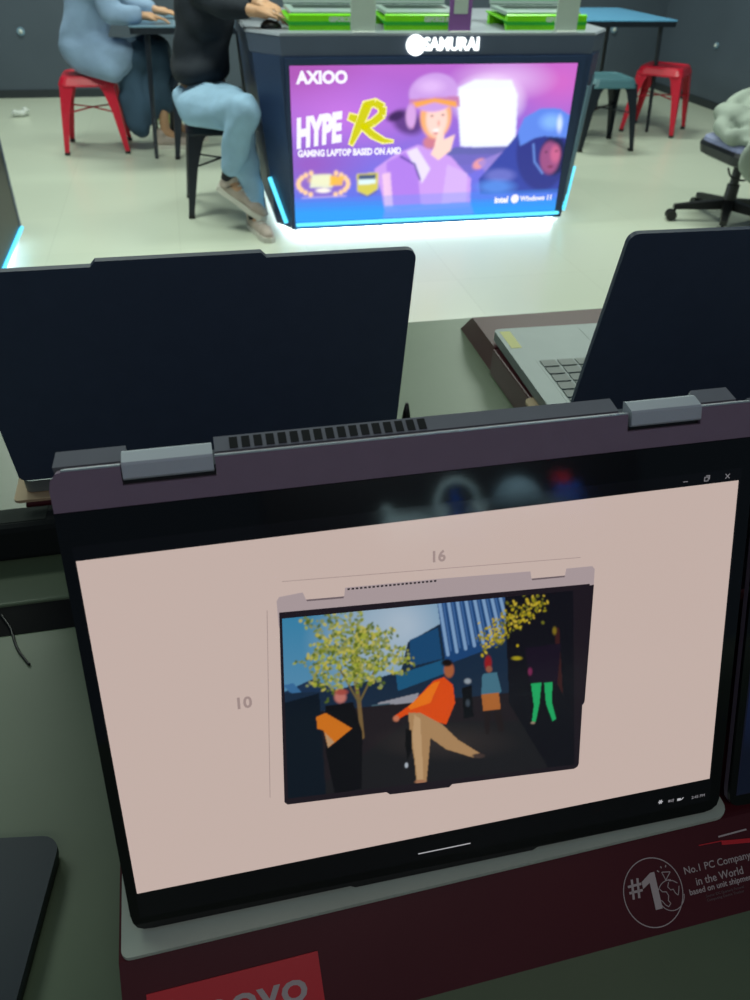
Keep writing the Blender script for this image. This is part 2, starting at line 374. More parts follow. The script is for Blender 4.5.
# ------------------------------------------------------------------ convertible laptop folded like a tent
UY, UZ = 0.32953, 0.94415
LF = frame((0, 0, 0), (1, 0, 0), (0, UY, UZ), (0, -UZ, UY))      # (u, v, n) on the screen side
def lid_outline():
    pts = [(-0.002, 0.0115), (-0.0012, 0.006), (0.0008, 0.0025), (0.004, 0.0008), (0.009, 0.0002)]
    pts += [(0.1215, 0.0004), (0.1245, -0.0012), (0.2355, -0.0012), (0.2385, 0.0004)]
    pts += [(0.353, 0.0002), (0.358, 0.0012), (0.3615, 0.004), (0.3628, 0.0085), (0.3632, 0.2590), (0.3622, 0.2625), (0.3595, 0.2655), (0.356, 0.2665)]
    pts += [(0.3280, 0.2665), (0.3280, 0.2572), (0.2855, 0.2572), (0.2855, 0.2665), (0.0730, 0.2665), (0.0730, 0.2570), (0.0300, 0.2570), (0.0300, 0.2665), (0.005, 0.2665), (0.0012, 0.2655), (-0.0013, 0.2625), (-0.0023, 0.258)]
    return pts
def tent(loc, label, lit=True):
    t = thing('convertible_laptop', label, 'laptop', loc)
    ol = lid_outline(); low = [p for p in ol if p[1] < 0.25]
    bm = bmesh.new(); prism(bm, ol, -0.0055, -0.0020, LF); prism(bm, [(-0.0021, 0.2470), (0.3631, 0.2470)] + [p for p in ol if p[1] > 0.25], -0.0021, 0.0, LF)
    body = build('lid', bm, M['chin'], t)
    bm = bmesh.new()
    for (a, b) in ((0.0302, 0.0728), (0.2857, 0.3278)): box(bm, a, b, 0.2560, 0.2600, -0.0035, -0.0022, LF)
    build('hinge_recess', bm, M['black'], body)
    # thin polished line along the upper edge of the lid
    bm = bmesh.new()
    for (a, b) in ((0.004, 0.0300), (0.0729, 0.2857), (0.3277, 0.357)): box(bm, a, b, 0.2664, 0.2671, -0.0022, 0.0002, LF)
    build('polished_edge', bm, M['chrome'], body)
    bm = bmesh.new(); prism(bm, [p for p in ol if p[1] < 0.25] + [(0.3632, 0.2468), (-0.0023, 0.2468)], -0.0019, 0.0004, LF)
    gl = build('glass_panel', bm, M['glass'], t)
    # base half, standing behind, keyboard facing away
    bt = R(19.2); BX = (1, 0, 0); BD = (0, -math.sin(bt), math.cos(bt)); BN = (0, math.cos(bt), math.sin(bt))
    BF = frame((0, 0.0950, 0.2496), BX, BD, BN)
    bm = bmesh.new()
    rr = 0.003
    pts = [(-0.001, -0.262), (0.362, -0.262), (0.362, -0.012), (0.0, 0.0), ]
    out = rrect(-0.0015, 0.3625, -0.2625, -0.010, (0.009, 0.009, 0.0, 0.0))
    prism(bm, out, 0.0, 0.0090, BF)
    base = build('base', bm, M['base'], t)
    bm = bmesh.new()
    for (x0, x1, sl, sr) in ((-0.0008, 0.0322, 0.0014, 0.0), (0.0732, 0.2840, 0.0, 0.0015), (0.3245, 0.3540, 0.0060, 0.0020)):
        r0 = [(x0, 0, 0), (x1, 0, 0), (x1, -0.012, 0), (x0, -0.012, 0)]
        r1 = [(x0 + sl, 0, 0.0090), (x1 - sr, 0, 0.0090), (x1 - sr, -0.012, 0.0090), (x0 + sl, -0.012, 0.0090)]
        loft(bm, [[BF @ Vector(p) for p in r0], [BF @ Vector(p) for p in r1]])
    build('rear_edge', bm, M['base'], base)
    # keyboard side of the base
    bm = bmesh.new(); prism(bm, rrect(0.03, 0.33, -0.14, -0.03, 0.004), 0.0091, 0.0097, BF); build('keyboard', bm, M['black'], base)
    bm = bmesh.new(); prism(bm, rrect(0.12, 0.24, -0.245, -0.155, 0.003), 0.0091, 0.0094, BF); build('touchpad', bm, M['chin'], base)
    bm = bmesh.new()
    n = 17; xa, xb = 0.0795, 0.1800; w_ = (xb - xa) / n
    for k in range(n): box(bm, xa + k * w_ + w_ * 0.17, xa + (k + 1) * w_ - w_ * 0.17, -0.0002, 0.0004, 0.0010, 0.0076, BF)
    build('vent_slots', bm, M['black'], base)
    for (x0, x1) in ((0.0308, 0.0721), (0.2865, 0.3269)):
        bm = bmesh.new()
        prof = [(-0.0052, 0.2598), (0.0010, 0.2598), (0.0020, 0.2608), (0.0020, 0.2670), (0.0012, 0.2682), (-0.0050, 0.2716), (-0.0075, 0.2716), (-0.0080, 0.2650)]   # (n, v)
        loft(bm, [[LF @ Vector((x, v, n_)) for (n_, v) in prof] for x in (x0, x0 + 0.0006, x1 - 0.0006, x1)])
        build('hinge', bm, M['hinge'], t)
    return t, gl
LP, GL = tent((0, 0, Z0), 'grey convertible laptop folded like a tent in the foreground, its pale screen facing the camera')
def quad_on(name, pts, n0, m, parent, th=0.00008):
    bm = bmesh.new(); prism(bm, pts, n0, n0 + th, LF); return build(name, bm, m, parent)
winm = mat('lit_window', (0.01, 0.01, 0.01), 0.14, emit=S(194, 174, 166), es=1.0)
disp = quad_on('display', [(0.0030, 0.0088), (0.3557, 0.0088), (0.3557, 0.2300), (0.0030, 0.2300)], 0.00041, mat('dark_display', (0.003, 0.003, 0.004), 0.08, emit=S(3, 3, 5), es=1.0), LP)
quad_on('app_window', [(0.0037, 0.0258), (0.3543, 0.0258), (0.3543, 0.2229), (0.0037, 0.2229)], 0.00051, winm, disp)
uim = mat('pale_ui', (0.01, 0.01, 0.01), 0.2, emit=S(176, 176, 180), es=1.0)
uid = mat('dim_ui', (0.01, 0.01, 0.01), 0.2, emit=S(120, 118, 122), es=1.0)
dimm = mat('grey_dimension_line', (0.01, 0.01, 0.01), 0.2, emit=S(160, 140, 136), es=0.95)
LT = lambda u, v, n=0.0007, a=0.0: LF @ Matrix.Translation((u, v, n)) @ Matrix.Rotation(a, 4, 'Z')
def uline(bm, x0, y0, x1, y1, w_, n=0.00062):
    d = Vector((x1 - x0, y1 - y0, 0)).normalized(); p = Vector((-d.y, d.x, 0)) * w_ / 2
    bm.faces.new([bm.verts.new(LF @ v) for v in (Vector((x0, y0, n)) + p, Vector((x0, y0, n)) - p, Vector((x1, y1, n)) - p, Vector((x1, y1, n)) + p)])
bm = bmesh.new(); uline(bm, 0.163, 0.0138, 0.1955, 0.0138, 0.0007); build('home_bar', bm, uim, disp)
# window buttons
bm = bmesh.new(); uline(bm, 0.3200, 0.2258, 0.3228, 0.2258, 0.0004); build('minimise_button', bm, uid, disp)
bm = bmesh.new()
for a in ((0.3330, 0.2248, 0.3352, 0.2248), (0.3330, 0.2270, 0.3352, 0.2270), (0.3330, 0.2246, 0.3330, 0.2272), (0.3352, 0.2246, 0.3352, 0.2272), (0.3338, 0.2278, 0.3358, 0.2278), (0.3359, 0.2256, 0.3359, 0.2280)): uline(bm, *a, 0.0005)
build('resize_button', bm, uid, disp)
bm = bmesh.new(); uline(bm, 0.3458, 0.2248, 0.3484, 0.2274, 0.0005); uline(bm, 0.3458, 0.2274, 0.3484, 0.2248, 0.0005); build('close_button', bm, uid, disp)
# tray icons and clock
bm = bmesh.new()
for k in range(3): uline(bm, 0.3208 + 0.0016 * math.cos(k * 1.05), 0.0155 + 0.0016 * math.sin(k * 1.05), 0.3208 - 0.0016 * math.cos(k * 1.05), 0.0155 - 0.0016 * math.sin(k * 1.05), 0.0007)
build('status_icon', bm, uim, disp)
bm = bmesh.new(); uline(bm, 0.3262, 0.0148, 0.3278, 0.0148, 0.0018); uline(bm, 0.3285, 0.0138, 0.3290, 0.0158, 0.0006); uline(bm, 0.3295, 0.0135, 0.3300, 0.0160, 0.0005); build('status_icon', bm, uid, disp)
bm = bmesh.new(); uline(bm, 0.3325, 0.0145, 0.3350, 0.0145, 0.0018); uline(bm, 0.3352, 0.0139, 0.3368, 0.0154, 0.0006); build('status_icon', bm, uim, disp)
text('clock', '2:45 PM', 0.0029, uid, LT(0.3425, 0.0130), disp)
text('dimension_numeral', '16', 0.0085, dimm, LT(0.1802, 0.1985, 0.0007, R(-1.5)), disp, align='CENTER', bold=0.03)
text('dimension_numeral', '10', 0.0092, dimm, LT(0.0725, 0.1305, 0.0007, R(-1.5)), disp, align='CENTER', bold=0.03)
bm = bmesh.new(); uline(bm, 0.0987, 0.1988, 0.2608, 0.1896, 0.00035); uline(bm, 0.0898, 0.1841, 0.0809, 0.0721, 0.00035); build('dimension_line', bm, dimm, disp)
# product picture on the screen
piccol = mat('pictured_silver', (0.01, 0.01, 0.01), 0.14, emit=S(172, 156, 158), es=0.9)
picedge = mat('pictured_silver_edge', (0.01, 0.01, 0.01), 0.14, emit=S(112, 98, 102), es=0.9)
picblk = mat('pictured_bezel', (0.005, 0.005, 0.005), 0.14, emit=S(30, 24, 32), es=0.9)
pic = quad_on('pictured_laptop', [(0.0948, 0.174), (0.0950, 0.1885), (0.0965, 0.1906), (0.1085, 0.1914), (0.1099, 0.1872), (0.1296, 0.1861), (0.1304, 0.1908), (0.1803, 0.1886), (0.2318, 0.1855), (0.2324, 0.1812), (0.2520, 0.1802), (0.2526, 0.1842), (0.2680, 0.1835), (0.2695, 0.1815), (0.2692, 0.1700)], 0.00060, piccol, disp)
quad_on('pictured_edge', [(0.1099, 0.1872), (0.1104, 0.1862), (0.1292, 0.1851), (0.1296, 0.1861)], 0.00070, picedge, pic)
quad_on('pictured_edge', [(0.2324, 0.1812), (0.2329, 0.1802), (0.2517, 0.1793), (0.2520, 0.1802)], 0.00070, picedge, pic)
bm = bmesh.new()
for k in range(22):
    u_ = 0.1315 + k * 0.0022; v_ = 0.1898 - (u_ - 0.1315) * 0.046; uline(bm, u_, v_, u_ + 0.0013, v_ - 0.00006, 0.0010, 0.00072)
build('pictured_vents', bm, picblk, pic)
quad_on('pictured_back_half', [(0.262, 0.172), (0.2694, 0.1722), (0.2664, 0.0985), (0.2655, 0.0965), (0.260, 0.0960)], 0.00061, picblk, pic)
quad_on('pictured_bezel', [(0.0957, 0.1821), (0.2668, 0.1731), (0.2640, 0.0560), (0.2632, 0.0540), (0.2610, 0.0530), (0.1850, 0.0585), (0.1830, 0.0568), (0.1480, 0.0595), (0.1460, 0.0615), (0.0900, 0.0656), (0.0884, 0.0675)], 0.00070, picblk, pic)
A = Art([(282, 618), (573, 590), (575, 764), (286, 800)], 420, 260)
A.grad((60, 135, 175), (120, 160, 190))
A.ell(395, 625, 75, 70, (178, 196, 214), soft=0.9); A.ell(360, 640, 60, 60, (170, 190, 205), soft=0.9, a=.7)
A.poly([(280, 690), (310, 676), (340, 690), (340, 720), (280, 720)], (30, 52, 82)); A.poly([(282, 682), (292, 680), (305, 696), (299, 700)], (60, 112, 160))
A.poly([(282, 690), (330, 688), (395, 668), (402, 640), (435, 622), (438, 600), (600, 580), (600, 720), (282, 740)], (26, 44, 66))
A.poly([(404, 638), (432, 626), (436, 656), (404, 664)], (28, 74, 116)); A.poly([(390, 672), (440, 656), (440, 670), (392, 688)], (30, 90, 128))
A.poly([(431, 600), (500, 594), (500, 640), (440, 662)], (30, 70, 120))
for k, x in enumerate(range(433, 498, 9)): A.line([(x, 598), (x + 9, 652 - k * 3)], 3.4, (130, 165, 205)); A.line([(x + 4, 598), (x + 12, 648 - k * 3)], 1.6, (70, 110, 165))
A.poly([(372, 700), (412, 690), (412, 715), (372, 722)], (150, 150, 160)); A.poly([(366, 702), (384, 700), (385, 720), (368, 722)], (70, 96, 110))
A.poly([(282, 712), (600, 680), (600, 800), (282, 820)], (34, 28, 34)); A.poly([(400, 720), (600, 716), (600, 790), (300, 800)], (30, 30, 34))
A.ell(440, 740, 80, 22, (52, 46, 46), soft=0.9); A.poly([(500, 590), (600, 580), (600, 790), (560, 790), (505, 700)], (18, 18, 26)); A.poly([(553, 625), (558, 625), (562, 690), (556, 680)], (58, 28, 30))
A.poly([(282, 700), (316, 690), (322, 800), (282, 805)], (14, 24, 36))
rg = random.Random(3)
A.line([(357, 735), (354, 700), (350, 672)], 4, (120, 96, 60)); A.line([(354, 700), (335, 665)], 2, (110, 96, 60)); A.line([(354, 700), (372, 662)], 2, (110, 96, 60)); A.line([(351, 680), (352, 630)], 2, (120, 110, 70))
for k in range(1100):
    a, r_ = rg.uniform(0, 6.283), rg.uniform(0, 1) ** 0.6
    q_ = 0.78 + 0.16 * math.sin(3 * a + 1) + 0.12 * math.sin(7 * a) + 0.10 * math.sin(13 * a + 2) + rg.gauss(0, 0.05)
    x, y = 348 + 60 * q_ * r_ * math.cos(a), 650 + 50 * q_ * r_ * math.sin(a)
    c = rg.choice([(168, 176, 60), (120, 134, 40), (196, 186, 84), (86, 104, 34), (150, 150, 70), (140, 150, 100)])
    A.ell(x, y, rg.uniform(1.6, 3.4), rg.uniform(1.2, 2.4), c, rot=rg.uniform(0, 180), soft=0.5, a=0.9)
for k in range(220):
    t_ = rg.random(); x, y = 478 + t_ * 62 + rg.gauss(0, 6), 640 - t_ * 42 + rg.gauss(0, 7)
    A.ell(x, y, rg.uniform(1.2, 2.8), rg.uniform(1.0, 2.0), rg.choice([(186, 164, 30), (150, 140, 30), (110, 110, 34), (206, 180, 60)]), rot=rg.uniform(0, 180), soft=0.5)
A.ell(513, 655, 7, 2.5, (170, 156, 30), soft=.6); A.ell(553, 628, 3, 5, (130, 110, 30), soft=.6)
# dancers: dark woman with orange cloth
A.ell(336, 694, 7, 7.5, (196, 120, 110), soft=.4); A.ell(337, 689, 8, 4, (170, 80, 70), soft=.5)
A.poly([(322, 703), (348, 699), (357, 730), (356, 790), (330, 796), (322, 750)], (14, 14, 20)); A.poly([(313, 714), (322, 710), (347, 726), (324, 746), (320, 728), (314, 726)], (214, 118, 30)); A.poly([(321, 730), (324, 746), (330, 740)], (190, 150, 110))
# dancer in an orange jacket
A.ell(443, 667, 6, 9, (170, 96, 60), soft=.3); A.ell(441, 660, 7, 4.5, (24, 18, 18), soft=.4)
A.poly([(427, 678), (438, 674), (447, 682), (449, 700), (440, 722), (424, 718), (412, 710), (400, 712), (390, 718), (389, 713), (404, 702)], (226, 78, 20)); A.poly([(427, 680), (434, 678), (424, 700), (404, 707), (402, 704)], (240, 120, 26)); A.ell(390, 716, 4, 4, (200, 120, 90), soft=.5)
A.poly([(402, 710), (414, 710), (436, 722), (452, 738), (474, 752), (468, 757), (440, 748), (424, 736), (422, 760), (420, 782), (410, 784), (408, 760), (404, 735)], (176, 138, 96)); A.poly([(408, 712), (414, 716), (417, 780), (411, 782), (406, 735)], (196, 160, 118)); A.ell(414, 783, 7, 3, (170, 120, 90), soft=.4); A.ell(473, 755, 8, 3, (70, 56, 52), soft=.4)
A.poly([(399, 726), (405, 728), (406, 748), (401, 760), (399, 745)], (14, 14, 18)); A.ell(400, 765, 2, 3.5, (180, 190, 200), soft=.4)
A.ell(462, 678, 4.5, 3.5, (150, 160, 170), soft=.5); A.poly([(456, 685), (466, 682), (468, 714), (458, 716)], (12, 14, 20)); A.ell(462, 700, 3, 5, (60, 70, 80), soft=.6)
# two on the right
A.ell(483, 660, 4.5, 9, (150, 30, 36), soft=.4); A.ell(484, 666, 4, 4, (150, 90, 70), soft=.4); A.poly([(477, 671), (492, 669), (497, 688), (490, 694), (476, 692)], (70, 116, 136)); A.poly([(476, 691), (494, 689), (496, 706), (478, 708)], (176, 104, 50)); A.poly([(479, 708), (486, 707), (484, 732), (480, 732)], (34, 26, 28)); A.poly([(489, 707), (496, 706), (500, 728), (494, 730)], (34, 26, 28))
A.ell(534, 655, 9, 6, (60, 30, 32), soft=.5); A.poly([(522, 645), (560, 640), (556, 680), (526, 678)], (26, 18, 34)); A.ell(527, 668, 3, 5, (120, 40, 80), soft=.5)
A.poly([(528, 680), (539, 679), (537, 700), (533, 719), (529, 719), (531, 702)], (34, 172, 100)); A.poly([(542, 679), (551, 678), (550, 698), (555, 716), (551, 718), (544, 700)], (34, 172, 100)); A.ell(530, 720, 3, 1.6, (150, 130, 110), soft=.4)
A.blur(1)
amat = art_mat('picture_of_dancers', 0.82, 0.14)
def onl(u, v, n): return tuple(LF @ Vector((u, v, n)))
A.mesh('pictured_photo', [onl(0.0969, 0.1785, 0.0008), onl(0.2570, 0.1705, 0.0008), onl(0.2612, 0.0560, 0.0008), onl(0.0905, 0.0695, 0.0008)], amat, pic)

NB, _ = tent((0.3725, 0.0, Z0 - 0.0012), 'dark-screened convertible laptop just right of the foreground laptop, cut by the right edge')
ns = quad_on('display', [(0.0030, 0.0088), (0.3557, 0.0088), (0.3557, 0.2300), (0.0030, 0.2300)], 0.00041, mat('night_display', (0.003, 0.003, 0.004), 0.1, emit=S(12, 14, 28), es=1.0), NB)
A2 = Art([(0, 0), (352, 0), (352, 220), (0, 220)], 140, 90)
A2.grad((12, 10, 22), (10, 16, 32)); A2.ell(14, 62, 30, 26, (70, 22, 44), soft=0.9); A2.ell(160, 120, 120, 60, (40, 30, 80), soft=0.9); A2.ell(240, 70, 90, 50, (30, 60, 110), soft=.9); A2.ell(10, 150, 26, 40, (18, 28, 60), soft=.9)
A2.mesh('wallpaper', [onl(0.004, 0.229, 0.0006), onl(0.3547, 0.229, 0.0006), onl(0.3547, 0.0098, 0.0006), onl(0.004, 0.0098, 0.0006)], art_mat('night_wallpaper', 0.8), ns)

# ------------------------------------------------------------------ open laptops seen from behind
def open_laptop(loc, rz, label, W, with_keys, lip, lean, hgt, group=None):
    t = thing('open_laptop', label, 'laptop', loc, rz, group)
    D, H = 0.255, 0.0145
    bm = bmesh.new(); prism(bm, rrect(0, W, 0.004, D, 0.008), 0.0015, H); base = build('base', bm, M['deck'], t)
    bm = bmesh.new(); prism(bm, rrect(0.002, W - 0.002, 0.008, D - 0.004, 0.006), 0.0, 0.0015); build('rubber_feet', bm, M['black'], base)
    kb = bmesh.new(); prism(kb, rrect(0.025, W - 0.025, 0.040, 0.162, 0.003), H - 0.0002, H + 0.0002); kw = build('keyboard_well', kb, M['dark'] if not with_keys else M['deck'], t)
    if with_keys:
        kx = (W - 0.056) / 13.5
        proto = None
        for r_ in range(6):
            y0 = 0.043 + r_ * 0.0193
            for c_ in range(13):
                if r_ == 5 and 5 <= c_ <= 8: continue
                w_ = kx - 0.0025
                if proto is None:
                    bm = bmesh.new(); box(bm, 0, w_, 0, 0.0165, 0, 0.0012, bev=0.0005, seg=1); proto = build('key', bm, M['key'], t); k_ = proto
                else:
                    k_ = proto.copy(); COL.objects.link(k_); k_.parent = t
                k_.location = (0.028 + c_ * kx + 0.001, y0, H + 0.0002)
        bm = bmesh.new(); box(bm, 0.028 + 5 * kx, 0.028 + 9 * kx - 0.0025, 0.1395, 0.156, H + 0.0002, H + 0.0014, bev=0.0005, seg=1); build('space_bar', bm, M['key'], t)
        st = boxo('palm_rest_sticker', (0.006, 0.020, 0.196, 0.246, H, H + 0.0003), M['yellow'], t, bev=0)
    bm = bmesh.new(); prism(bm, rrect(W * .32, W * .66, 0.168, 0.246, 0.003), H, H + 0.0003); build('touchpad', bm, M['deck'], t)
    a = R(lean); F = frame((0, 0.004, H + 0.001), (1, 0, 0), (0, -math.sin(a), math.cos(a)), (0, -math.cos(a), -math.sin(a)))   # n to the back of the lid
    ol = rrect(0.0, W, 0.004, hgt, (0.006, 0.006, 0.009, 0.009))
    if lip:
        pts = []
        n1 = 3
        pts = [p for p in rrect(0.0, W, 0.004, hgt, (0.006, 0.006, 0.009, 0.0))][:-1]
        pts += [(lip[1] + 0.004, hgt), (lip[1], hgt + 0.0045), (lip[0], hgt + 0.0045), (lip[0] - 0.004, hgt), (0.009, hgt), (0.0025, hgt - 0.0025), (0.0, hgt - 0.009)]
        ol = pts
    bm = bmesh.new(); prism(bm, ol, -0.0012, 0.0040, F); lid = build('lid', bm, M['lidback'], t)
    ins = rrect(0.001, W - 0.001, 0.006, hgt - 0.001, 0.008)
    bm = bmesh.new(); prism(bm, ins, -0.0022, -0.0012, F); build('screen_frame', bm, M['lidedge'], lid)
    bm = bmesh.new(); prism(bm, rrect(0.006, W - 0.006, 0.018, hgt - 0.008, 0.003), -0.0027, -0.0022, F); build('screen', bm, mat('lit_screen', (0.01, 0.01, 0.01), 0.2, emit=(0.2, 0.3, 0.4), es=0.6), lid)
    bm = bmesh.new(); tube(bm, [(W * 0.12, 0.003, H + 0.001), (W * 0.88, 0.003, H + 0.001)], 0.0042, 10); build('hinge', bm, M['dark'], t)
    return t
tray((-0.119, 0.4, Z0), 0, 'dark red laptop tray under the left-hand laptop of the back row', 0, 0.386, 0.369, 0.028, 0.0, (-0.004, 0.389, 0.03, 0.10), 1, M['beige'])
TR2 = tray((0.438, 0.4, Z0), R(-0.5), 'dark red laptop tray under the right-hand laptop of the back row', 0, 0.40, 0.371, 0.0, 0.0, (-0.004, 0.39, 0.03, 0.13), 1, M['beige'])
open_laptop((-0.113, 0.436, Z0), 0, 'open laptop seen from behind at left, its black lid with a raised lip', 0.366, False, (0.112, 0.238), 12, 0.2275)
open_laptop((0.444, 0.436, Z0), R(-2.0), 'open laptop seen from behind at right, grey keyboard visible beside its black lid', 0.366, True, None, 13, 0.233)
ad = thing('power_adapter', 'black power adapter lying on the desk at the left, behind the channel', 'adapter', (-0.21, 0.388, DT))
boxo('case', (0, 0.150, 0, 0.034, 0, 0.0405), mat('matt_black_case', S(30, 36, 36), 0.8, spec=0.2), ad, bev=0.006)
boxo('top_label', (0.03, 0.12, 0.008, 0.028, 0.0405, 0.0410), mat('matt_grey_label', S(44, 52, 48), 0.8, spec=0.2), ad, bev=0)
bm = bmesh.new(); tube(bm, smooth_pts([(-0.001, 0.022, 0.012), (-0.03, 0.03, 0.008), (-0.07, 0.02, 0.005), (-0.13, 0.05, 0.005)]), 0.003); build('lead', bm, M['black'], ad, True)
pc = thing('power_plug', 'small black plug and cable beside the right edge of the left-hand black lid', 'plug', (0.296, 0.545, DT))
bm = bmesh.new(); loft(bm, [[(c * r_ , s_ * r_, z) for (c, s_) in [(math.cos(2 * math.pi * k / 10), math.sin(2 * math.pi * k / 10)) for k in range(10)]] for (z, r_) in ((0.0, 0.009), (0.008, 0.009), (0.012, 0.006), (0.026, 0.0045), (0.040, 0.0020))]); build('plug_body', bm, M['black'], pc, True)
bm = bmesh.new(); tube(bm, smooth_pts([(0.009, 0, 0.004), (0.03, -0.02, 0.003), (0.035, -0.07, 0.003), (0.01, -0.12, 0.003)]), 0.0025); build('cable', bm, M['black'], pc, True)
cl = thing('closed_laptop', 'dark slate closed laptop lying on the desk at the bottom left corner', 'laptop', (-0.0555, 0.078, DT), R(-9))
bm = bmesh.new(); prism(bm, rrect(-0.33, 0.0, -0.235, 0.006, 0.012), 0.0015, 0.008); build('base', bm, M['black'], cl)
bm = bmesh.new(); prism(bm, rrect(-0.331, 0.001, -0.236, 0.007, 0.012), 0.0085, 0.014); build('lid', bm, mat('slate_lid', S(44, 54, 62), 0.45, metal=0.2, noise=.04), cl)
bm = bmesh.new(); prism(bm, rrect(-0.32, -0.01, -0.225, -0.002, 0.01), 0.0, 0.0016); prism(bm, rrect(-0.325, -0.005, -0.23, 0.001, 0.01), 0.0079, 0.0087); build('rubber_feet', bm, M['dark'], cl)

# ------------------------------------------------------------------ gaming kiosk
def octo(fh, oh, ch, depth, z, y0=0.0, bc=0.12):
    return [(-fh, y0, z), (fh, y0, z), (oh, y0 + ch, z), (oh, depth - bc, z), (fh, depth, z), (-fh, depth, z), (-oh, depth - bc, z), (-oh, y0 + ch, z)]
def kiosk(loc, label):
    t = thing('advertising_kiosk', label, 'kiosk', loc, 0, 'gaming display kiosks in a row')
    bm = bmesh.new(); loft(bm, [octo(0.702, 0.782, 0.12, 1.08, 0.040), octo(0.745, 0.850, 0.15, 1.12, 0.795)]); build('cabinet', bm, M['kbody'], t)
    bm = bmesh.new(); loft(bm, [octo(0.64, 0.70, 0.14, 1.00, 0.0, 0.07), octo(0.64, 0.70, 0.14, 1.00, 0.041, 0.07)]); build('plinth', bm, M['black'], t)
    bm = bmesh.new()
    o_ = octo(0.675, 0.745, 0.12, 1.04, 0.0, 0.035)
    for i in range(8):
        p, q = Vector(o_[i]), Vector(o_[(i + 1) % 8]); d = (q - p); L = d.length; ang = math.atan2(d.y, d.x)
        box(bm, 0.01, L - 0.01, 0.0, 0.02, 0.018, 0.034, Matrix.Translation(p) @ Matrix.Rotation(ang, 4, 'Z'), bev=0.002, seg=1)
    build('floor_glow_strip', bm, M['whiteled'], t)
    bm = bmesh.new(); loft(bm, [octo(0.735, 0.860, 0.16, 1.14, 0.796), octo(0.740, 0.872, 0.165, 1.15, 0.872)]); build('counter_edge', bm, M['kcounter'], t)
    bm = bmesh.new(); loft(bm, [octo(0.742, 0.876, 0.166, 1.155, 0.873), octo(0.735, 0.866, 0.160, 1.145, 0.883)]); build('counter_top', bm, M['ktop'], t)
    bm = bmesh.new()
    for a in ((-0.722, 0.706, -0.012, 0, 0.762, 0.790), (-0.722, -0.706, -0.012, 0, 0.045, 0.762), (0.669, 0.706, -0.012, 0, 0.045, 0.762)): box(bm, *a)
    fr = build('screen_frame', bm, M['kbody'], t)
    boxo('poster_backing', (-0.706, 0.687, -0.0100, 0, 0.077, 0.762), M['black'], t, bev=0)
    boxo('light_bar_housing', (-0.706, 0.687, -0.0085, 0, 0.040, 0.077), mat('spill_blue_housing', S(60, 130, 200), 0.4), t, bev=0.002)  # blue spill of the light bar is partly put into the housing colour
    bm = bmesh.new(); tube(bm, [(-0.700, -0.016, 0.067), (0.686, -0.016, 0.067)], 0.0085, 8); build('light_bar', bm, M['cyancore'], t, True)
    bm = bmesh.new(); tube(bm, [(-0.806, 0.118, 0.262), (-0.742, 0.045, 0.060)], 0.010, 8); build('side_light', bm, M['cyancore'], t, True)
    bm = bmesh.new(); tube(bm, [(0.800, 0.118, 0.262), (0.742, 0.045, 0.060)], 0.010, 8); build('side_light', bm, M['cyancore'], t, True)
    bm = bmesh.new(); tube(bm, [(0.748, 0.004, 0.66), (0.712, 0.004, 0.12)], 0.009, 6); build('pale_trim', bm, M['strip'], t)
    bm = bmesh.new(); tube(bm, [(0.795, 0.06, 0.70), (0.742, 0.045, 0.14)], 0.006, 6); build('pale_trim', bm, M['strip'], t)
    bm = bmesh.new(); prism(bm, [(math.cos(k * math.pi / 12) * 0.043, math.sin(k * math.pi / 12) * 0.041) for k in range(24)], 0, 0.012, frame((-0.130, 0.0, 0.836), (1, 0, 0), (0, 0, 1), (0, -1, 0))); build('sign_logo', bm, M['signwhite'], t)
    text('sign_lettering', 'SAMURAI', 0.070, M['signwhite'], frame((-0.092, -0.004, 0.8165), (1, 0, 0), (0, 0, 1), (0, -1, 0)), t, bold=0.03, extrude=0.006, fit=0.26)
    return t, fr
K1, KF = kiosk((1.27, 3.67, 0), 'centre kiosk with the whole glowing purple helmet advertisement and the lit sign, dark octagonal body')
P = Art([(289, 65), (577, 63), (560, 210), (297, 222)], 420, 230)
P.grad((176, 96, 196), (60, 110, 225))
P.ell(300, 70, 70, 60, (160, 74, 160), soft=0.9, a=.7); P.ell(340, 110, 90, 40, (196, 116, 222), soft=0.9, a=.7); P.ell(560, 80, 60, 40, (204, 100, 190), soft=0.9, a=.8); P.ell(500, 78, 60, 22, (214, 170, 228), soft=0.8)
P.ell(310, 160, 60, 34, (150, 78, 176), soft=0.9, a=.7)
P.poly([(289, 200), (580, 196), (580, 230), (289, 230)], (38, 140, 228), .55); P.poly([(289, 210), (580, 204), (580, 230), (289, 230)], (20, 160, 238), .7)
P.ell(485, 98, 42, 28, (238, 222, 250), soft=0.5); P.poly([(452, 86), (470, 78), (508, 78), (515, 92), (515, 145), (458, 142)], (232, 236, 255)); P.poly([(455, 88), (511, 86), (511, 138), (460, 136)], (240, 246, 255))
P.poly([(452, 143), (516, 142), (510, 158), (440, 162), (430, 156)], (96, 96, 170)); P.poly([(440, 150), (500, 150), (470, 170), (420, 166)], (110, 100, 190), .8)
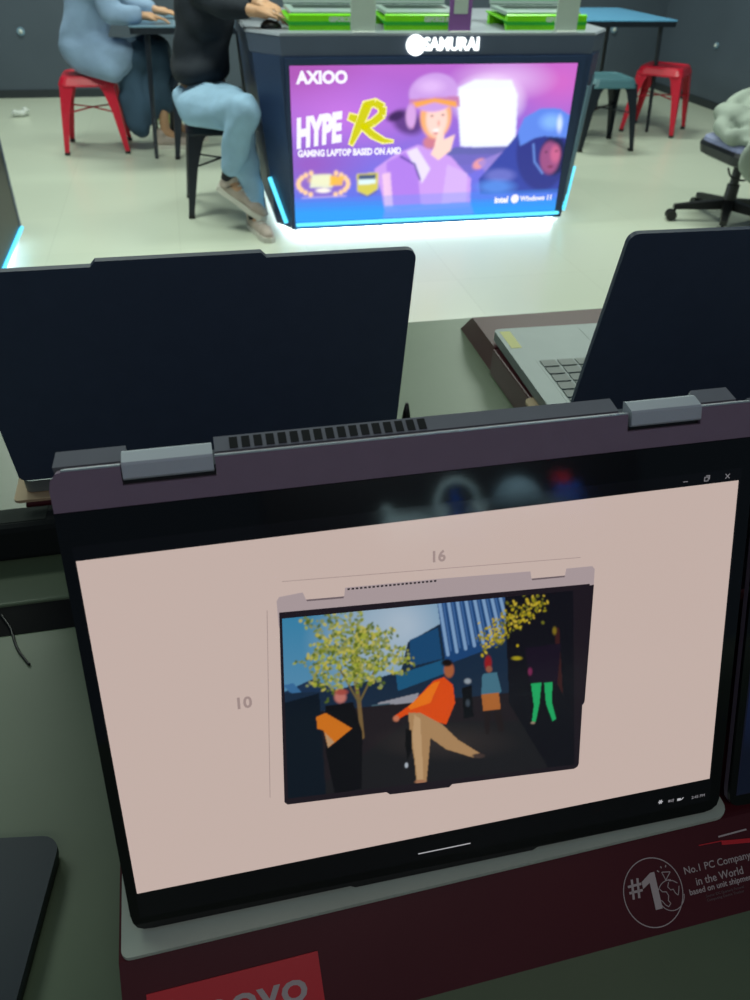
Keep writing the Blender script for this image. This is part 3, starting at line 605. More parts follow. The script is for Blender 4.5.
# woman in a helmet and pale jacket
P.ell(404, 118, 20, 14, (74, 40, 110), rot=25, soft=.4, a=.85); P.ell(392, 112, 12, 6, (60, 30, 90), rot=-20, soft=.5)
P.poly([(372, 165), (392, 150), (415, 140), (448, 152), (470, 175), (470, 206), (384, 212), (380, 190)], (196, 150, 232)); P.poly([(384, 158), (402, 148), (414, 160), (420, 205), (400, 210), (386, 200)], (170, 120, 226)); P.poly([(404, 147), (414, 143), (428, 165), (420, 180)], (226, 214, 246)); P.poly([(445, 160), (466, 170), (466, 204), (440, 206)], (206, 170, 236)); P.line([(398, 152), (412, 160), (418, 176)], 2, (80, 60, 150)); P.poly([(380, 170), (388, 168), (392, 208), (384, 210)], (240, 200, 226), .8)
P.ell(427, 138, 9, 8, (200, 120, 140), soft=.4); P.ell(432, 112, 17, 24, (244, 170, 110), soft=.15); P.ell(433, 115, 12.5, 20, (248, 206, 196), soft=.25)
P.ell(429, 90, 26, 19, (196, 152, 222), rot=-6, soft=.1); P.ell(426, 84, 18, 9, (214, 176, 234), soft=.7); P.poly([(405, 96), (455, 93), (456, 104), (448, 99), (428, 97), (412, 103), (410, 125), (404, 118)], (190, 120, 170)); P.poly([(408, 99), (430, 95), (452, 98), (453, 104), (430, 99), (412, 104)], (236, 160, 80))
P.ell(407, 112, 6, 14, (206, 158, 220), soft=.3); P.ell(428, 112, 2.2, 1.2, (90, 50, 60), soft=.6); P.ell(439, 111, 2.2, 1.2, (90, 50, 60), soft=.6); P.ell(435, 119, 1.6, 4, (226, 160, 150), soft=.6); P.ell(433, 126, 5, 2, (255, 240, 240), soft=.5); P.ell(433, 129, 4.5, 1.3, (180, 70, 90), soft=.6)
P.poly([(436, 125), (440, 122), (441, 135), (452, 130), (448, 146), (436, 156), (428, 150), (433, 138)], (248, 208, 196)); P.line([(437, 124), (433, 140)], 2.6, (250, 214, 200)); P.ell(478, 160, 9, 6, (226, 150, 160), rot=-30, soft=.4); P.poly([(476, 158), (520, 140), (520, 158), (484, 168)], (150, 130, 210), .8)
# rider in a dark helmet
P.poly([(500, 150), (518, 128), (575, 140), (575, 190), (480, 192), (478, 176)], (52, 66, 160)); P.ell(500, 172, 20, 9, (110, 116, 200), soft=.5, a=.8); P.ell(496, 184, 26, 10, (90, 150, 240), soft=.6, a=.7)
P.ell(544, 148, 29, 42, (44, 50, 132), soft=.1); P.ell(556, 152, 16, 22, (24, 30, 80), soft=.2); P.ell(552, 154, 12, 19, (150, 76, 128), soft=.25); P.ell(558, 150, 7, 12, (196, 96, 140), soft=.5); P.ell(548, 148, 2, 1.2, (40, 20, 50), soft=.6); P.ell(559, 147, 2, 1.2, (40, 20, 50), soft=.6); P.ell(553, 163, 4, 1.5, (110, 30, 70), soft=.6)
P.poly([(517, 128), (523, 114), (540, 105), (560, 105), (574, 113), (572, 134), (545, 132), (535, 134), (520, 142)], (92, 132, 226)); P.ell(552, 118, 16, 11, (128, 176, 246), soft=.7); P.ell(561, 120, 4, 12, (206, 222, 255), soft=.7); P.line([(534, 140), (536, 158), (545, 170)], 1.6, (110, 150, 230))
# awards
P.ell(323, 181, 27, 15, (150, 100, 180), soft=.2, a=.5)
for sx_ in (-1, 1):
    for k in range(9):
        a = R(-60 + k * 15); P.ell(323 + sx_ * (24 * math.cos(a) + 0), 180 + 13 * math.sin(a), 2.6, 3.4, (252, 206, 150), rot=0, soft=.4)
P.ell(323, 176, 17, 7, (244, 196, 90), soft=.4); P.poly([(312, 170), (330, 170), (332, 184), (310, 184)], (226, 232, 200), .9); P.poly([(329, 172), (343, 172), (341, 182), (329, 182)], (240, 184, 60), .9); P.ell(323, 187, 9, 3, (244, 236, 226), soft=.4); P.line([(303, 195), (345, 193)], 1.2, (190, 170, 226))
P.poly([(355, 170), (376, 168), (376, 186), (366, 193), (356, 188)], (206, 196, 80)); P.poly([(357, 171), (374, 170), (374, 176), (357, 177)], (60, 80, 120)); P.poly([(357, 176), (374, 175), (374, 180), (357, 181)], (214, 236, 236)); P.line([(358, 190), (366, 194), (375, 188)], 1, (80, 70, 60))
P.poly([(384, 205), (470, 200), (478, 226), (380, 228)], (150, 130, 226), .8); P.poly([(289, 196), (580, 186), (580, 230), (289, 230)], (60, 140, 236), .35); P.poly([(289, 206), (580, 198), (580, 230), (289, 230)], (30, 150, 240), .5)
P.blur(3)
pf = lambda x, z, y=-0.0104: (x, y, z)
pm = P.mesh('advertisement', [pf(-0.704, 0.760), pf(0.668, 0.760), pf(0.668, 0.077), pf(-0.704, 0.077)], art_mat('lit_advertisement', 1.2, 0.25), K1)
KT = lambda x, z, a=0.0, y=-0.0107: frame((x, y, z), (1, 0, 0), (0, 0, 1), (0, -1, 0)) @ Matrix.Rotation(a, 4, 'Z')
wl = mat('lit_white_lettering', (0.01, 0.01, 0.01), 0.4, emit=(0.9, 0.88, 1.0), es=1.1); yl = mat('lit_yellow_lettering', (0.01, 0.01, 0.01), 0.4, emit=S(206, 202, 0), es=1.1); cl_ = mat('lit_cream_outline', (0.01, 0.01, 0.01), 0.4, emit=S(246, 240, 150), es=1.1)
text('advert_lettering', 'AXIOO', 0.068, wl, KT(-0.672, 0.690), pm, bold=0.05, fit=0.235)
text('advert_lettering', 'HYPE', 0.165, wl, KT(-0.685, 0.425, R(7)), pm, bold=0.06, fit=0.235, shear=0.3)
def strokes(name, segs, m, y, grow):
    bm = bmesh.new()
    for pts in segs:
        for (x0, z0, w0), (x1, z1, w1) in zip(pts, pts[1:]):
            d = Vector((x1 - x0, 0, z1 - z0)).normalized(); p = Vector((-d.z, 0, d.x))
            a, b = Vector((x0, y, z0)) - d * grow, Vector((x1, y, z1)) + d * grow
            bm.faces.new([bm.verts.new(v) for v in (a + p * (w0 / 2 + grow), b + p * (w1 / 2 + grow), b - p * (w1 / 2 + grow), a - p * (w0 / 2 + grow))])
    return build(name, bm, m, pm)
ZO = lambda pts: [((x - 0.925) * 0.90 + 0.835 - 1.27, (z - 0.43) * 0.80 + 0.43, w * 0.82) for x, z, w in pts]
Rs = [ZO([(0.935, 0.430, 0.018), (0.965, 0.500, 0.04), (1.020, 0.640, 0.052)]), ZO([(0.925, 0.580, 0.03), (0.965, 0.565, 0.040)]),
      ZO([(1.005, 0.640, 0.03), (1.060, 0.650, 0.034), (1.100, 0.625, 0.038), (1.098, 0.585, 0.038), (1.050, 0.545, 0.036), (0.990, 0.520, 0.034)]),
      ZO([(1.000, 0.528, 0.036), (1.050, 0.480, 0.036), (1.110, 0.445, 0.024), (1.160, 0.440, 0.006)])]
strokes('advert_numeral_outline', Rs, cl_, -0.0108, 0.006); strokes('advert_letter', Rs, yl, -0.0112, 0.0)
text('advert_lettering', 'GAMING LAPTOP BASED ON AMD', 0.040, wl, KT(-0.680, 0.382), pm, bold=0.05, fit=0.50)
text('advert_lettering', 'intel', 0.042, wl, KT(0.325, 0.130), pm, bold=0.05)
text('advert_lettering', 'Windows 11', 0.034, wl, KT(0.465, 0.134), pm, bold=0.04)
bm = bmesh.new(); prism(bm, [(math.cos(k * math.pi / 10) * 0.022, math.sin(k * math.pi / 10) * 0.022) for k in range(20)], 0, 0.0003, KT(0.435, 0.146)); build('advert_mark', bm, wl, pm)
K2 = copy_tree(K1)
for c in kids(K2):
    if c.name.startswith('advertisement'):
        for g in kids(c): bpy.data.objects.remove(g)
        bpy.data.objects.remove(c)
K2.location = K2.location; K2.location = (-0.745, 3.13, 0); K2.rotation_euler = (0, 0, R(90)); K2['label'] = 'kiosk cut by the left edge of the photo, only its right corner showing'

# things on the centre kiosk's counter
CT = 0.883
def stand(x0, x1, label, lab2):
    W = x1 - x0
    t = thing('laptop_stand', label, 'stand', (x0, 3.765, CT), 0, 'green acrylic laptop stands')
    bm = bmesh.new()
    prof = [(0.0, 0.0), (0.0, 0.058), (0.012, 0.062), (0.030, 0.040), (0.30, 0.052), (0.30, 0.046), (0.034, 0.033), (0.018, 0.0)]
    loft(bm, [[(x, y, z) for (y, z) in prof] for x in (0, W)]); b = build('bracket', bm, M['green'], t)
    bm = bmesh.new(); loft(bm, [[(x, y, z) for (y, z) in ((0.27, 0.0), (0.30, 0.0), (0.30, 0.047), (0.27, 0.045))] for x in (0.01, W - 0.01)]); build('rear_foot', bm, M['green'], t)
    bm = bmesh.new(); prism(bm, [(-0.035, 0.05), (0.0, 0.020), (W, 0.020), (W, 0.034), (0.0, 0.034)], 0.0, 0.002, frame((0, 0, 0), (1, 0, 0), (0, 0, 1), (0, -1, 0))); build('dark_band', bm, M['greendark'], t)
    text('stand_lettering', 'GEFORCE RTX', 0.026, M['white'], frame((W * 0.48, -0.0025, 0.034), (1, 0, 0), (0, 0, 1), (0, -1, 0)), t, bold=0.04, sx=0.85)
    l = thing('laptop', lab2, 'laptop', (x0 + 0.012, 3.80, CT + 0.0530), 0, 'laptops on the green stands'); l.rotation_euler = (R(2.0), 0, 0)
    Wl = W - 0.03
    boxo('base', (0, Wl, 0, 0.25, 0, 0.016), M['silver'], l, bev=0.003); boxo('keyboard', (0.03, Wl - 0.03, 0.11, 0.22, 0.0161, 0.0172), M['dark'], l, bev=0); boxo('touchpad', (Wl * .35, Wl * .65, 0.02, 0.09, 0.0161, 0.0166), M['ktop'], l, bev=0)
    a = R(18); F = frame((0, 0.252, 0.014), (1, 0, 0), (0, math.sin(a), math.cos(a)), (0, -math.cos(a), math.sin(a)))
    boxo('lid', (0, Wl, 0.006, 0.235, -0.008, 0.0), M['silver'], l, M=F, bev=0.002); boxo('screen', (0.008, Wl - 0.008, 0.02, 0.227, 0.0001, 0.001), mat('stand_laptop_screen', (0.01, 0.01, 0.01), 0.2, emit=(0.2, 0.5, 0.3), es=0.8), l, M=F, bev=0)
stand(0.586, 0.955, 'leftmost green acrylic laptop stand on the kiosk counter, left of the first grey card', 'silver laptop on the leftmost green stand')
stand(1.020, 1.400, 'middle green acrylic laptop stand on the kiosk counter, left of the purple card', 'silver laptop on the middle green stand')
stand(1.600, 2.000, 'rightmost green acrylic laptop stand on the kiosk counter, behind the right grey card', 'silver laptop on the rightmost green stand')
def pcard(x0, x1, y, h, m, label, ins=None):
    t = thing('price_card', label, 'price card', (x0, y, CT), 0)
    W = x1 - x0
    boxo('foot', (0.005, W - 0.005, -0.03, 0.03, 0, 0.004), M['white'], t, bev=0.001)
    boxo('panel', (0, W, -0.004, 0.004, 0.0041, h), m, t, bev=0.002)
    if ins: boxo('printed_insert', (0.02, W - 0.02, -0.0052, -0.0041, 0.07, h - 0.012), ins, t, bev=0)
pcard(0.850, 0.962, 3.705, 0.20, M['card'], 'left grey price card standing on the kiosk counter between two green stands')
pcard(1.300, 1.405, 3.705, 0.15, M['purple'], 'purple price card standing on the kiosk counter right of the middle green stand', M['card'])
pcard(1.815, 1.925, 3.705, 0.20, M['card'], 'right grey price card standing in front of the rightmost green stand')
ms = thing('computer_mouse', 'dark computer mouse at the left corner of the kiosk counter', 'mouse', (0.515, 3.85, CT), R(10))
bm = bmesh.new(); bmesh.ops.create_uvsphere(bm, u_segments=20, v_segments=12, radius=1.0)
for v in bm.verts: v.co = Vector((v.co.x * 0.05, v.co.y * 0.032, max(0.0, v.co.z) * 0.034 * (1.0 - 0.2 * v.co.x)))
bmesh.ops.remove_doubles(bm, verts=bm.verts, dist=1e-5); build('shell', bm, M['black'], ms, True)
bm = bmesh.new(); tube(bm, [(0.022, 0, 0.026), (0.034, 0, 0.0245)], 0.004, 8); build('wheel', bm, M['dark'], ms)

# ------------------------------------------------------------------ stools, tables, chair
def stool(loc, rz, label, m, top=None, group=None):
    t = thing('metal_stool', label, 'stool', loc, rz, group)
    H = 0.448; hs = 0.155
    bm = bmesh.new()
    rings = []
    for z, k, r in ((H - 0.055, 1.12, 0.05), (H - 0.045, 1.12, 0.05), (H - 0.012, 1.02, 0.045), (H, 0.96, 0.04), (H + 0.004, 0.86, 0.035), (H - 0.004, 0.76, 0.03)):
        rings.append([(x, y, z) for x, y in rrect(-hs * k, hs * k, -hs * k, hs * k, r, 4)])
    loft(bm, rings, cap=False); bm.faces.new([bm.verts.new(p) for p in rings[-1]])
    bmesh.ops.remove_doubles(bm, verts=bm.verts, dist=1e-5)
    build('seat', bm, top or m, t)
    bm = bmesh.new()                       # leg: folded sheet metal, wide on top, narrow at the foot
    r0 = [(0.062, 0.150, H - 0.035), (0.150, 0.150, H - 0.035), (0.150, 0.062, H - 0.035), (0.144, 0.062, H - 0.035), (0.140, 0.140, H - 0.035), (0.062, 0.144, H - 0.035)]
    def lerp_ring(z, w, off): return [(off - w, off, z), (off, off, z), (off, off - w, z), (off - 0.005, off - w, z), (off - 0.006, off - 0.006, z), (off - w, off - 0.005, z)]
    loft(bm, [lerp_ring(H - 0.030, 0.105, 0.162), lerp_ring(H - 0.08, 0.075, 0.168), lerp_ring(H - 0.20, 0.05, 0.182), lerp_ring(0.02, 0.028, 0.204), lerp_ring(0.012, 0.026, 0.205)])
    leg = build('leg', bm, m, t)
    bm = bmesh.new(); box(bm, 0.174, 0.207, 0.174, 0.207, 0.0, 0.018, bev=0.003); foot = build('rubber_foot', bm, M['black'], leg)
    for k in (1, 2, 3):
        l2 = leg.copy(); COL.objects.link(l2); l2.parent = t; l2.rotation_euler = (0, 0, k * math.pi / 2)
        f2 = foot.copy(); COL.objects.link(f2); f2.parent = l2
    bm = bmesh.new()
    for k in range(2): tube(bm, [Matrix.Rotation(k * math.pi / 2, 3, 'Z') @ Vector((-0.175, -0.175, 0.24)), Vector((0, 0, 0.25)), Matrix.Rotation(k * math.pi / 2, 3, 'Z') @ Vector((0.175, 0.175, 0.24))], 0.005, 6)
    build('brace', bm, m, t)
    return t
stool((-0.485, 5.70, 0), 0, 'red metal stool at left, under the person in the long blue-grey robe', M['red'])
stool((3.66, 5.76, 0), R(47), 'empty red metal stool at right, behind the table leg near the dark wall', M['red'])
bt_ = mat('seat_reflection_teal', S(70, 110, 120), 0.4)  # the black seat's bluish reflection is put into this colour
stool((0.262, 4.255, 0), 0, 'black metal stool under the person in light blue jeans beside the centre kiosk', M['blackmetal'])
stool((2.975, 5.345, 0), R(-3), 'empty black metal stool at right, between the kiosk and the blue-topped table', M['blackmetal'], bt_)
stool((0.20, 5.52, 0), R(4), 'black metal stool mostly hidden behind the person in jeans, one leg showing', M['blackmetal'])
def table(x0, x1, y0, y1, label, m):
    t = thing('cafe_table', label, 'table', ((x0 + x1) / 2, (y0 + y1) / 2, 0))
    a, b = (x1 - x0) / 2, (y1 - y0) / 2
    bm = bmesh.new(); prism(bm, rrect(-a, a, -b, b, 0.02), 0.735, 0.742); build('table_top', bm, m, t)
    bm = bmesh.new(); prism(bm, rrect(-a + 0.004, a - 0.004, -b + 0.004, b - 0.004, 0.02), 0.700, 0.7345); build('apron', bm, M['blackmetal'], t)
    for sx_ in (-1, 1):
        for sy_ in (-1, 1):
            bm = bmesh.new(); tube(bm, [(sx_ * (a - 0.10), sy_ * (b - 0.06), 0.70), (sx_ * (a - 0.06), sy_ * (b - 0.02), 0.0)], [0.017, 0.012], 8); build('leg', bm, M['blackmetal'], t)
    return t
table(2.75, 3.64, 5.68, 6.62, 'dark-legged table with a bright blue top at upper right', M['table'])
table(-0.17, 0.62, 5.33, 6.16, 'dark-legged table at upper left between the two seated people', mat('grey_blue_top', S(110, 140, 160), 0.3))

ch = thing('swivel_chair', 'black swivel chair on a five-star base at the right edge of the photo', 'chair', (2.89, 3.56, 0), 0)
for k in range(5):
    a = R(162 + 72 * k); c, s_ = math.cos(a), math.sin(a)
    bm = bmesh.new(); Fk = frame((0, 0, 0), (c, s_, 0), (-s_, c, 0), (0, 0, 1))
    loft(bm, [[Fk @ Vector(p) for p in ring_] for ring_ in ([(0.02, -0.028, 0.075), (0.02, 0.028, 0.075), (0.02, 0.022, 0.125), (0.02, -0.022, 0.125)], [(0.28, -0.018, 0.062), (0.28, 0.018, 0.062), (0.28, 0.014, 0.084), (0.28, -0.014, 0.084)])])
    arm = build('base_arm', bm, M['black'], ch)
    bm = bmesh.new()
    for dy in (-0.016, 0.016): tube(bm, [Fk @ Vector((0.285, dy - 0.009, 0.028)), Fk @ Vector((0.285, dy + 0.009, 0.028))], 0.028, 12)
    tube(bm, [Fk @ Vector((0.27, 0, 0.03)), Fk @ Vector((0.27, 0, 0.07))], 0.008, 6); build('caster', bm, M['black'], arm)
bm = bmesh.new(); tube(bm, [(0, 0, 0.08), (0, 0, 0.20), (0, 0, 0.201), (0, 0, 0.34)], [0.034, 0.032, 0.023, 0.023], 12); build('gas_column', bm, M['black'], ch)
bm = bmesh.new(); loft(bm, [[(x, y, z) for x, y in rrect(-0.16 * k, 0.28 * k, -0.21 * k, 0.21 * k, 0.08 * k, 5)] for z, k in ((0.322, 0.80), (0.335, 0.95), (0.375, 1.0), (0.392, 0.97))]); build('seat', bm, M['dark'], ch, False)
bm = bmesh.new(); loft(bm, [[(x, y, z) for x, y in rrect(-0.15 * k, 0.27 * k, -0.20 * k, 0.20 * k, 0.08 * k, 5)] for z, k in ((0.3925, 1.0), (0.412, 0.98), (0.424, 0.85))]); build('seat_cushion', bm, M['pad'], ch, False)
bm = bmesh.new(); tube(bm, smooth_pts([(-0.17, -0.15, 0.325), (-0.15, -0.17, 0.285), (-0.05, -0.15, 0.262), (0.01, -0.06, 0.300)]), 0.005, 6); build('height_lever', bm, M['black'], ch)
bm = bmesh.new(); tube(bm, smooth_pts([(0.10, 0.04, 0.318), (0.27, 0.04, 0.33), (0.30, 0.04, 0.47), (0.295, 0.04, 0.58)]), 0.016, 8); build('back_bracket', bm, M['black'], ch)
bm = bmesh.new(); loft(bm, [[(x, y, z) for x, y in rrect(0.25, 0.25 + w_, 0.04 - hh, 0.04 + hh, 0.015, 3)] for z, hh, w_ in ((0.52, 0.12, 0.04), (0.58, 0.17, 0.05), (0.82, 0.18, 0.05), (0.90, 0.14, 0.035))]); build('backrest', bm, M['dark'], ch)
jk = remesh('draped_jacket', [('e', (3.00, 3.60, 0.468), (0.19, 0.17, 0.055)), ('e', (2.90, 3.62, 0.515), (0.12, 0.12, 0.06), (0, 15, 20)), ('e', (2.92, 3.345, 0.375), (0.15, 0.030, 0.12), (6, 12, 4)), ('c', (2.80, 3.46, 0.455), (3.10, 3.42, 0.46), 0.045, 0.055), ('e', (2.95, 3.49, 0.450), (0.17, 0.17, 0.038)), ('e', (2.98, 3.355, 0.41), (0.17, 0.05, 0.08)), ('e', (3.06, 3.66, 0.555), (0.13, 0.12, 0.06)), ('c', (2.80, 3.58, 0.49), (2.79, 3.50, 0.455), 0.045, 0.034), ('e', (2.98, 3.54, 0.52), (0.15, 0.12, 0.05)), ('c', (2.92, 3.70, 0.56), (3.05, 3.72, 0.60), 0.045, 0.05)], M['jacket'], None, 0.011, 4,
            post=lambda v: v + Vector((-0.06, 0, 0.005 * math.sin(v.x * 38 + v.y * 21) + 0.003 * math.sin(v.y * 60 - v.x * 17))))
tag(jk, 'pale grey-green jacket heaped on the seat of the swivel chair', 'jacket')

# small things by the back wall
def fitting(x, z, label):
    t = thing('wall_fitting', label, 'wall fitting', (x, 7.548, z), 0, 'small round wall fittings')
    bm = bmesh.new(); prism(bm, [(math.cos(k * math.pi / 10) * 0.030, math.sin(k * math.pi / 10) * 0.030) for k in range(20)], 0, 0.012, frame((0, 0, 0), (1, 0, 0), (0, 0, 1), (0, -1, 0))); build('plate', bm, M['strip'], t)
    bm = bmesh.new(); bmesh.ops.create_uvsphere(bm, u_segments=12, v_segments=8, radius=0.016, matrix=Matrix.Translation((0, -0.016, 0))); build('knob', bm, M['white'], t, True)
fitting(-1.113, 0.485, 'small round pale fitting on the dark wall at far left'); fitting(4.109, 0.493, 'small round pale fitting on the dark wall behind the blue-topped table')
fx = thing('wall_fitting', 'small round pale fitting on the right-hand dark wall', 'wall fitting', (4.618, 6.62, 0.47), R(90), 'small round wall fittings')
bm = bmesh.new(); prism(bm, [(math.cos(k * math.pi / 10) * 0.024, math.sin(k * math.pi / 10) * 0.024) for k in range(20)], 0, 0.012, frame((0, 0, 0), (1, 0, 0), (0, 0, 1), (0, 1, 0))); build('plate', bm, M['strip'], fx)
bm = bmesh.new(); bmesh.ops.create_uvsphere(bm, u_segments=12, v_segments=8, radius=0.013, matrix=Matrix.Translation((0, 0.014, 0))); build('knob', bm, M['white'], fx, True)
ts = remesh('crumpled_tissue', [('e', (-1.13, 6.78, 0.022), (0.05, 0.035, 0.022)), ('e', (-1.09, 6.80, 0.035), (0.025, 0.03, 0.03)), ('e', (-1.16, 6.76, 0.028), (0.03, 0.02, 0.026))], M['white'], None, 0.006, 2, post=lambda v: Vector((v.x + 0.004 * math.sin(v.z * 200), v.y, max(0.001, v.z))))
tag(ts, 'crumpled white tissue on the floor near the dark wall at left', 'tissue')
yb = remesh('plastic_bag', [('e', (-0.02, 6.42, 0.055), (0.10, 0.07, 0.055)), ('e', (0.02, 6.42, 0.11), (0.05, 0.04, 0.05))], mat('yellow_green_plastic', S(190, 205, 120), 0.4), None, 0.01, 3, post=lambda v: Vector((v.x, v.y + 0.006 * math.sin(v.x * 90), max(0.001, v.z))))
tag(yb, 'small yellow-green plastic bag on the floor under the left table', 'bag')

# ------------------------------------------------------------------ people
def hand(w, d, side, curl=0.5, s=1.0):
    """blobs of a hand at wrist w pointing along d; side = +1/-1 thumb side; palm faces down"""
    w, d = Vector(w), Vector(d).normalized(); lat = d.cross(Vector((0, 0, 1))).normalized() * side; dn = Vector((0, 0, -1))
    B = [('c', w, w + d * 0.05 * s, 0.022 * s, 0.026 * s), ('c', w + lat * 0.018 * s + d * 0.02, w + d * 0.085 * s + lat * 0.026 * s, 0.016 * s, 0.013 * s), ('c', w - lat * 0.018 * s + d * 0.02, w + d * 0.080 * s - lat * 0.030 * s, 0.016 * s, 0.012 * s), ('c', w + d * 0.03, w + d * 0.088 * s, 0.018 * s, 0.014 * s)]
    for k, L in zip((1.35, 0.45, -0.5, -1.4), (0.070, 0.078, 0.072, 0.056)):
        p = w + d * 0.085 * s + lat * k * 0.0215 * s; dd = (d + lat * 0.10 * k).normalized()
        q = p + (dd + dn * 0.35 * curl).normalized() * L * 0.45 * s; r_ = q + (dd + dn * 1.3 * curl).normalized() * L * 0.32 * s; e = r_ + (dd * 0.7 + dn * 1.8 * curl).normalized() * L * 0.26 * s
        B += [('c', p, q, 0.0095 * s, 0.0085 * s), ('c', q, r_, 0.0085 * s, 0.0078 * s), ('c', r_, e, 0.0078 * s, 0.0068 * s)]
    p = w + d * 0.028 * s + lat * 0.026 * s; q = p + (d * 0.7 + lat * 0.9 + dn * 0.2).normalized() * 0.036 * s; e = q + (d * 1.0 + lat * 0.25 + dn * 0.2).normalized() * 0.030 * s
    return B + [('c', p, q, 0.013 * s, 0.0105 * s), ('c', q, e, 0.0105 * s, 0.008 * s)]
def head(c, yaw):
    c = Vector(c); cy, sy = math.cos(yaw), math.sin(yaw); f = Vector((cy, sy, 0)); l = Vector((-sy, cy, 0)); z = Vector((0, 0, 1)); dg = math.degrees(yaw)
    B = [('e', c + z * 0.03 - f * 0.01, (0.095, 0.076, 0.088), (0, 0, dg)), ('e', c - z * 0.035 + f * 0.022, (0.066, 0.056, 0.070), (0, 0, dg)), ('e', c - z * 0.078 + f * 0.050, (0.026, 0.026, 0.018), (0, 0, dg)),
         ('c', c + f * 0.083 + z * 0.008, c + f * 0.100 - z * 0.026, 0.008, 0.0125), ('e', c + f * 0.076 - z * 0.050, (0.012, 0.022, 0.009), (0, 0, dg))]
    for s_ in (-1, 1): B += [('e', c + l * 0.075 * s_ - f * 0.005 - z * 0.005, (0.018, 0.008, 0.030), (0, 0, dg)), ('e', c + f * 0.078 + l * 0.030 * s_ + z * 0.022, (0.010, 0.020, 0.007), (0, 0, dg))]
    return B
def eyes(c, yaw, parent):
    bm = bmesh.new(); c = Vector(c)
    for s_ in (-1, 1): bmesh.ops.create_uvsphere(bm, u_segments=12, v_segments=8, radius=0.0105, matrix=Matrix.Translation(c + Vector((math.cos(yaw), math.sin(yaw), 0)) * 0.0765 + Vector((-math.sin(yaw), math.cos(yaw), 0)) * 0.031 * s_ + Vector((0, 0, 0.008))))
    build('eyes', bm, mat('eye_dark', S(30, 22, 20), 0.2), parent, True)
def sneaker(ankle, toe_dir, ground, parent, pitch=0.0):
    a = Vector(ankle); d = Vector(toe_dir).normalized(); z = Vector((0, 0, 1)); g = a.z - ground
    base = Vector((a.x, a.y, ground))
    dp = (d * math.cos(pitch) - z * math.sin(pitch)).normalized(); up = (z * math.cos(pitch) + d * math.sin(pitch)).normalized(); lat = d.cross(z)
    F = lambda x, h: base + dp * x + up * h
    o = remesh('shoe', [('c', F(-0.045, 0.045), F(0.02, 0.048), 0.036, 0.038), ('c', F(0.02, 0.046), F(0.13, 0.036), 0.038, 0.030), ('c', F(0.13, 0.036), F(0.175, 0.032), 0.036, 0.026), ('c', F(-0.035, 0.05), F(-0.030, 0.092), 0.036, 0.038)], M['shoe'], parent, 0.007, 4)
    bm = bmesh.new(); ol = [(-0.083, 0.0), (-0.07, 0.032), (-0.02, 0.036), (0.06, 0.034), (0.13, 0.042), (0.19, 0.026), (0.208, 0.0), (0.19, -0.030), (0.13, -0.040), (0.06, -0.032), (-0.02, -0.034), (-0.07, -0.030)]
    prism(bm, ol, 0.0, 0.026, frame(base, dp, -lat, up)); build('sole', bm, M['sole'], o)
    bm = bmesh.new()
    for k in range(4): tube(bm, [F(0.02 + k * 0.024, 0.086 - k * 0.006) + lat * 0.022, F(0.026 + k * 0.024, 0.090 - k * 0.007), F(0.02 + k * 0.024, 0.086 - k * 0.006) - lat * 0.022], 0.003, 5)
    build('laces', bm, M['white'], o)
# -- the person in a black top and pale jeans, sitting on the black stool at the kiosk
hipc = Vector((0.20, 4.20, 0.545)); V = Vector
nk, na = V((0.355, 3.715, 0.570)), V((0.270, 3.84, 0.250)); fk, fa = V((0.330, 3.93, 0.565)), V((0.385, 3.80, 0.100))
hn, hf = V((0.185, 4.09, 0.535)), V((0.215, 4.29, 0.535)); ch_, shn, shf = V((0.24, 4.19, 0.92)), V((0.235, 4.02, 1.01)), V((0.265, 4.37, 1.01))
hc = V((0.33, 4.16, 1.235)); en, wn = V((0.325, 3.90, 0.965)), V((0.445, 3.82, 0.950)); ef, wf = V((0.42, 4.38, 0.93)), V((0.50, 4.12, 0.955))
pb = [('e', hipc, (0.13, 0.165, 0.11)), ('c', hipc + V((0.0, 0, 0.08)), ch_, 0.115, 0.125), ('e', ch_, (0.11, 0.17, 0.15)), ('c', shn, shf, 0.055, 0.055), ('c', ch_ + V((0.02, 0, 0.1)), hc + V((-0.03, 0, -0.06)), 0.058, 0.05),
      ('c', hn, nk, 0.082, 0.056), ('c', nk, na, 0.054, 0.034), ('c', hf, fk, 0.082, 0.056), ('c', fk, fa, 0.054, 0.034), ('c', na, na + V((0.035, -0.03, -0.045)), 0.032, 0.028), ('c', fa, fa + V((0.01, -0.05, -0.055)), 0.032, 0.028),
      ('c', shn, en, 0.048, 0.038), ('c', en, wn, 0.037, 0.025), ('c', shf, ef, 0.048, 0.038), ('c', ef, wf, 0.037, 0.025)] + head(hc, R(-15)) + hand(wn, (0.75, 0.25, -0.12), 1, 0.5) + hand(wf, (0.35, -0.85, -0.05), -1, 0.5)
man = remesh('person', pb, M['skin'], None, 0.0062, 4)
tag(man, 'person in a black top and light blue jeans on a black stool beside the kiosk', 'person')
eyes(hc, R(-15), man)
remesh('hair', [('e', hc + V((-0.018, 0, 0.058)), (0.102, 0.084, 0.080)), ('e', hc + V((-0.055, 0, -0.005)), (0.058, 0.076, 0.078))], M['hair'], man, 0.009, 3)
wr = lambda f, a: (lambda v: v + Vector((a * math.sin(v.z * f + v.y * f * .6), a * math.sin(v.x * f * .8 - v.z * f * .5), a * 0.6 * math.sin((v.x + v.y) * f))))
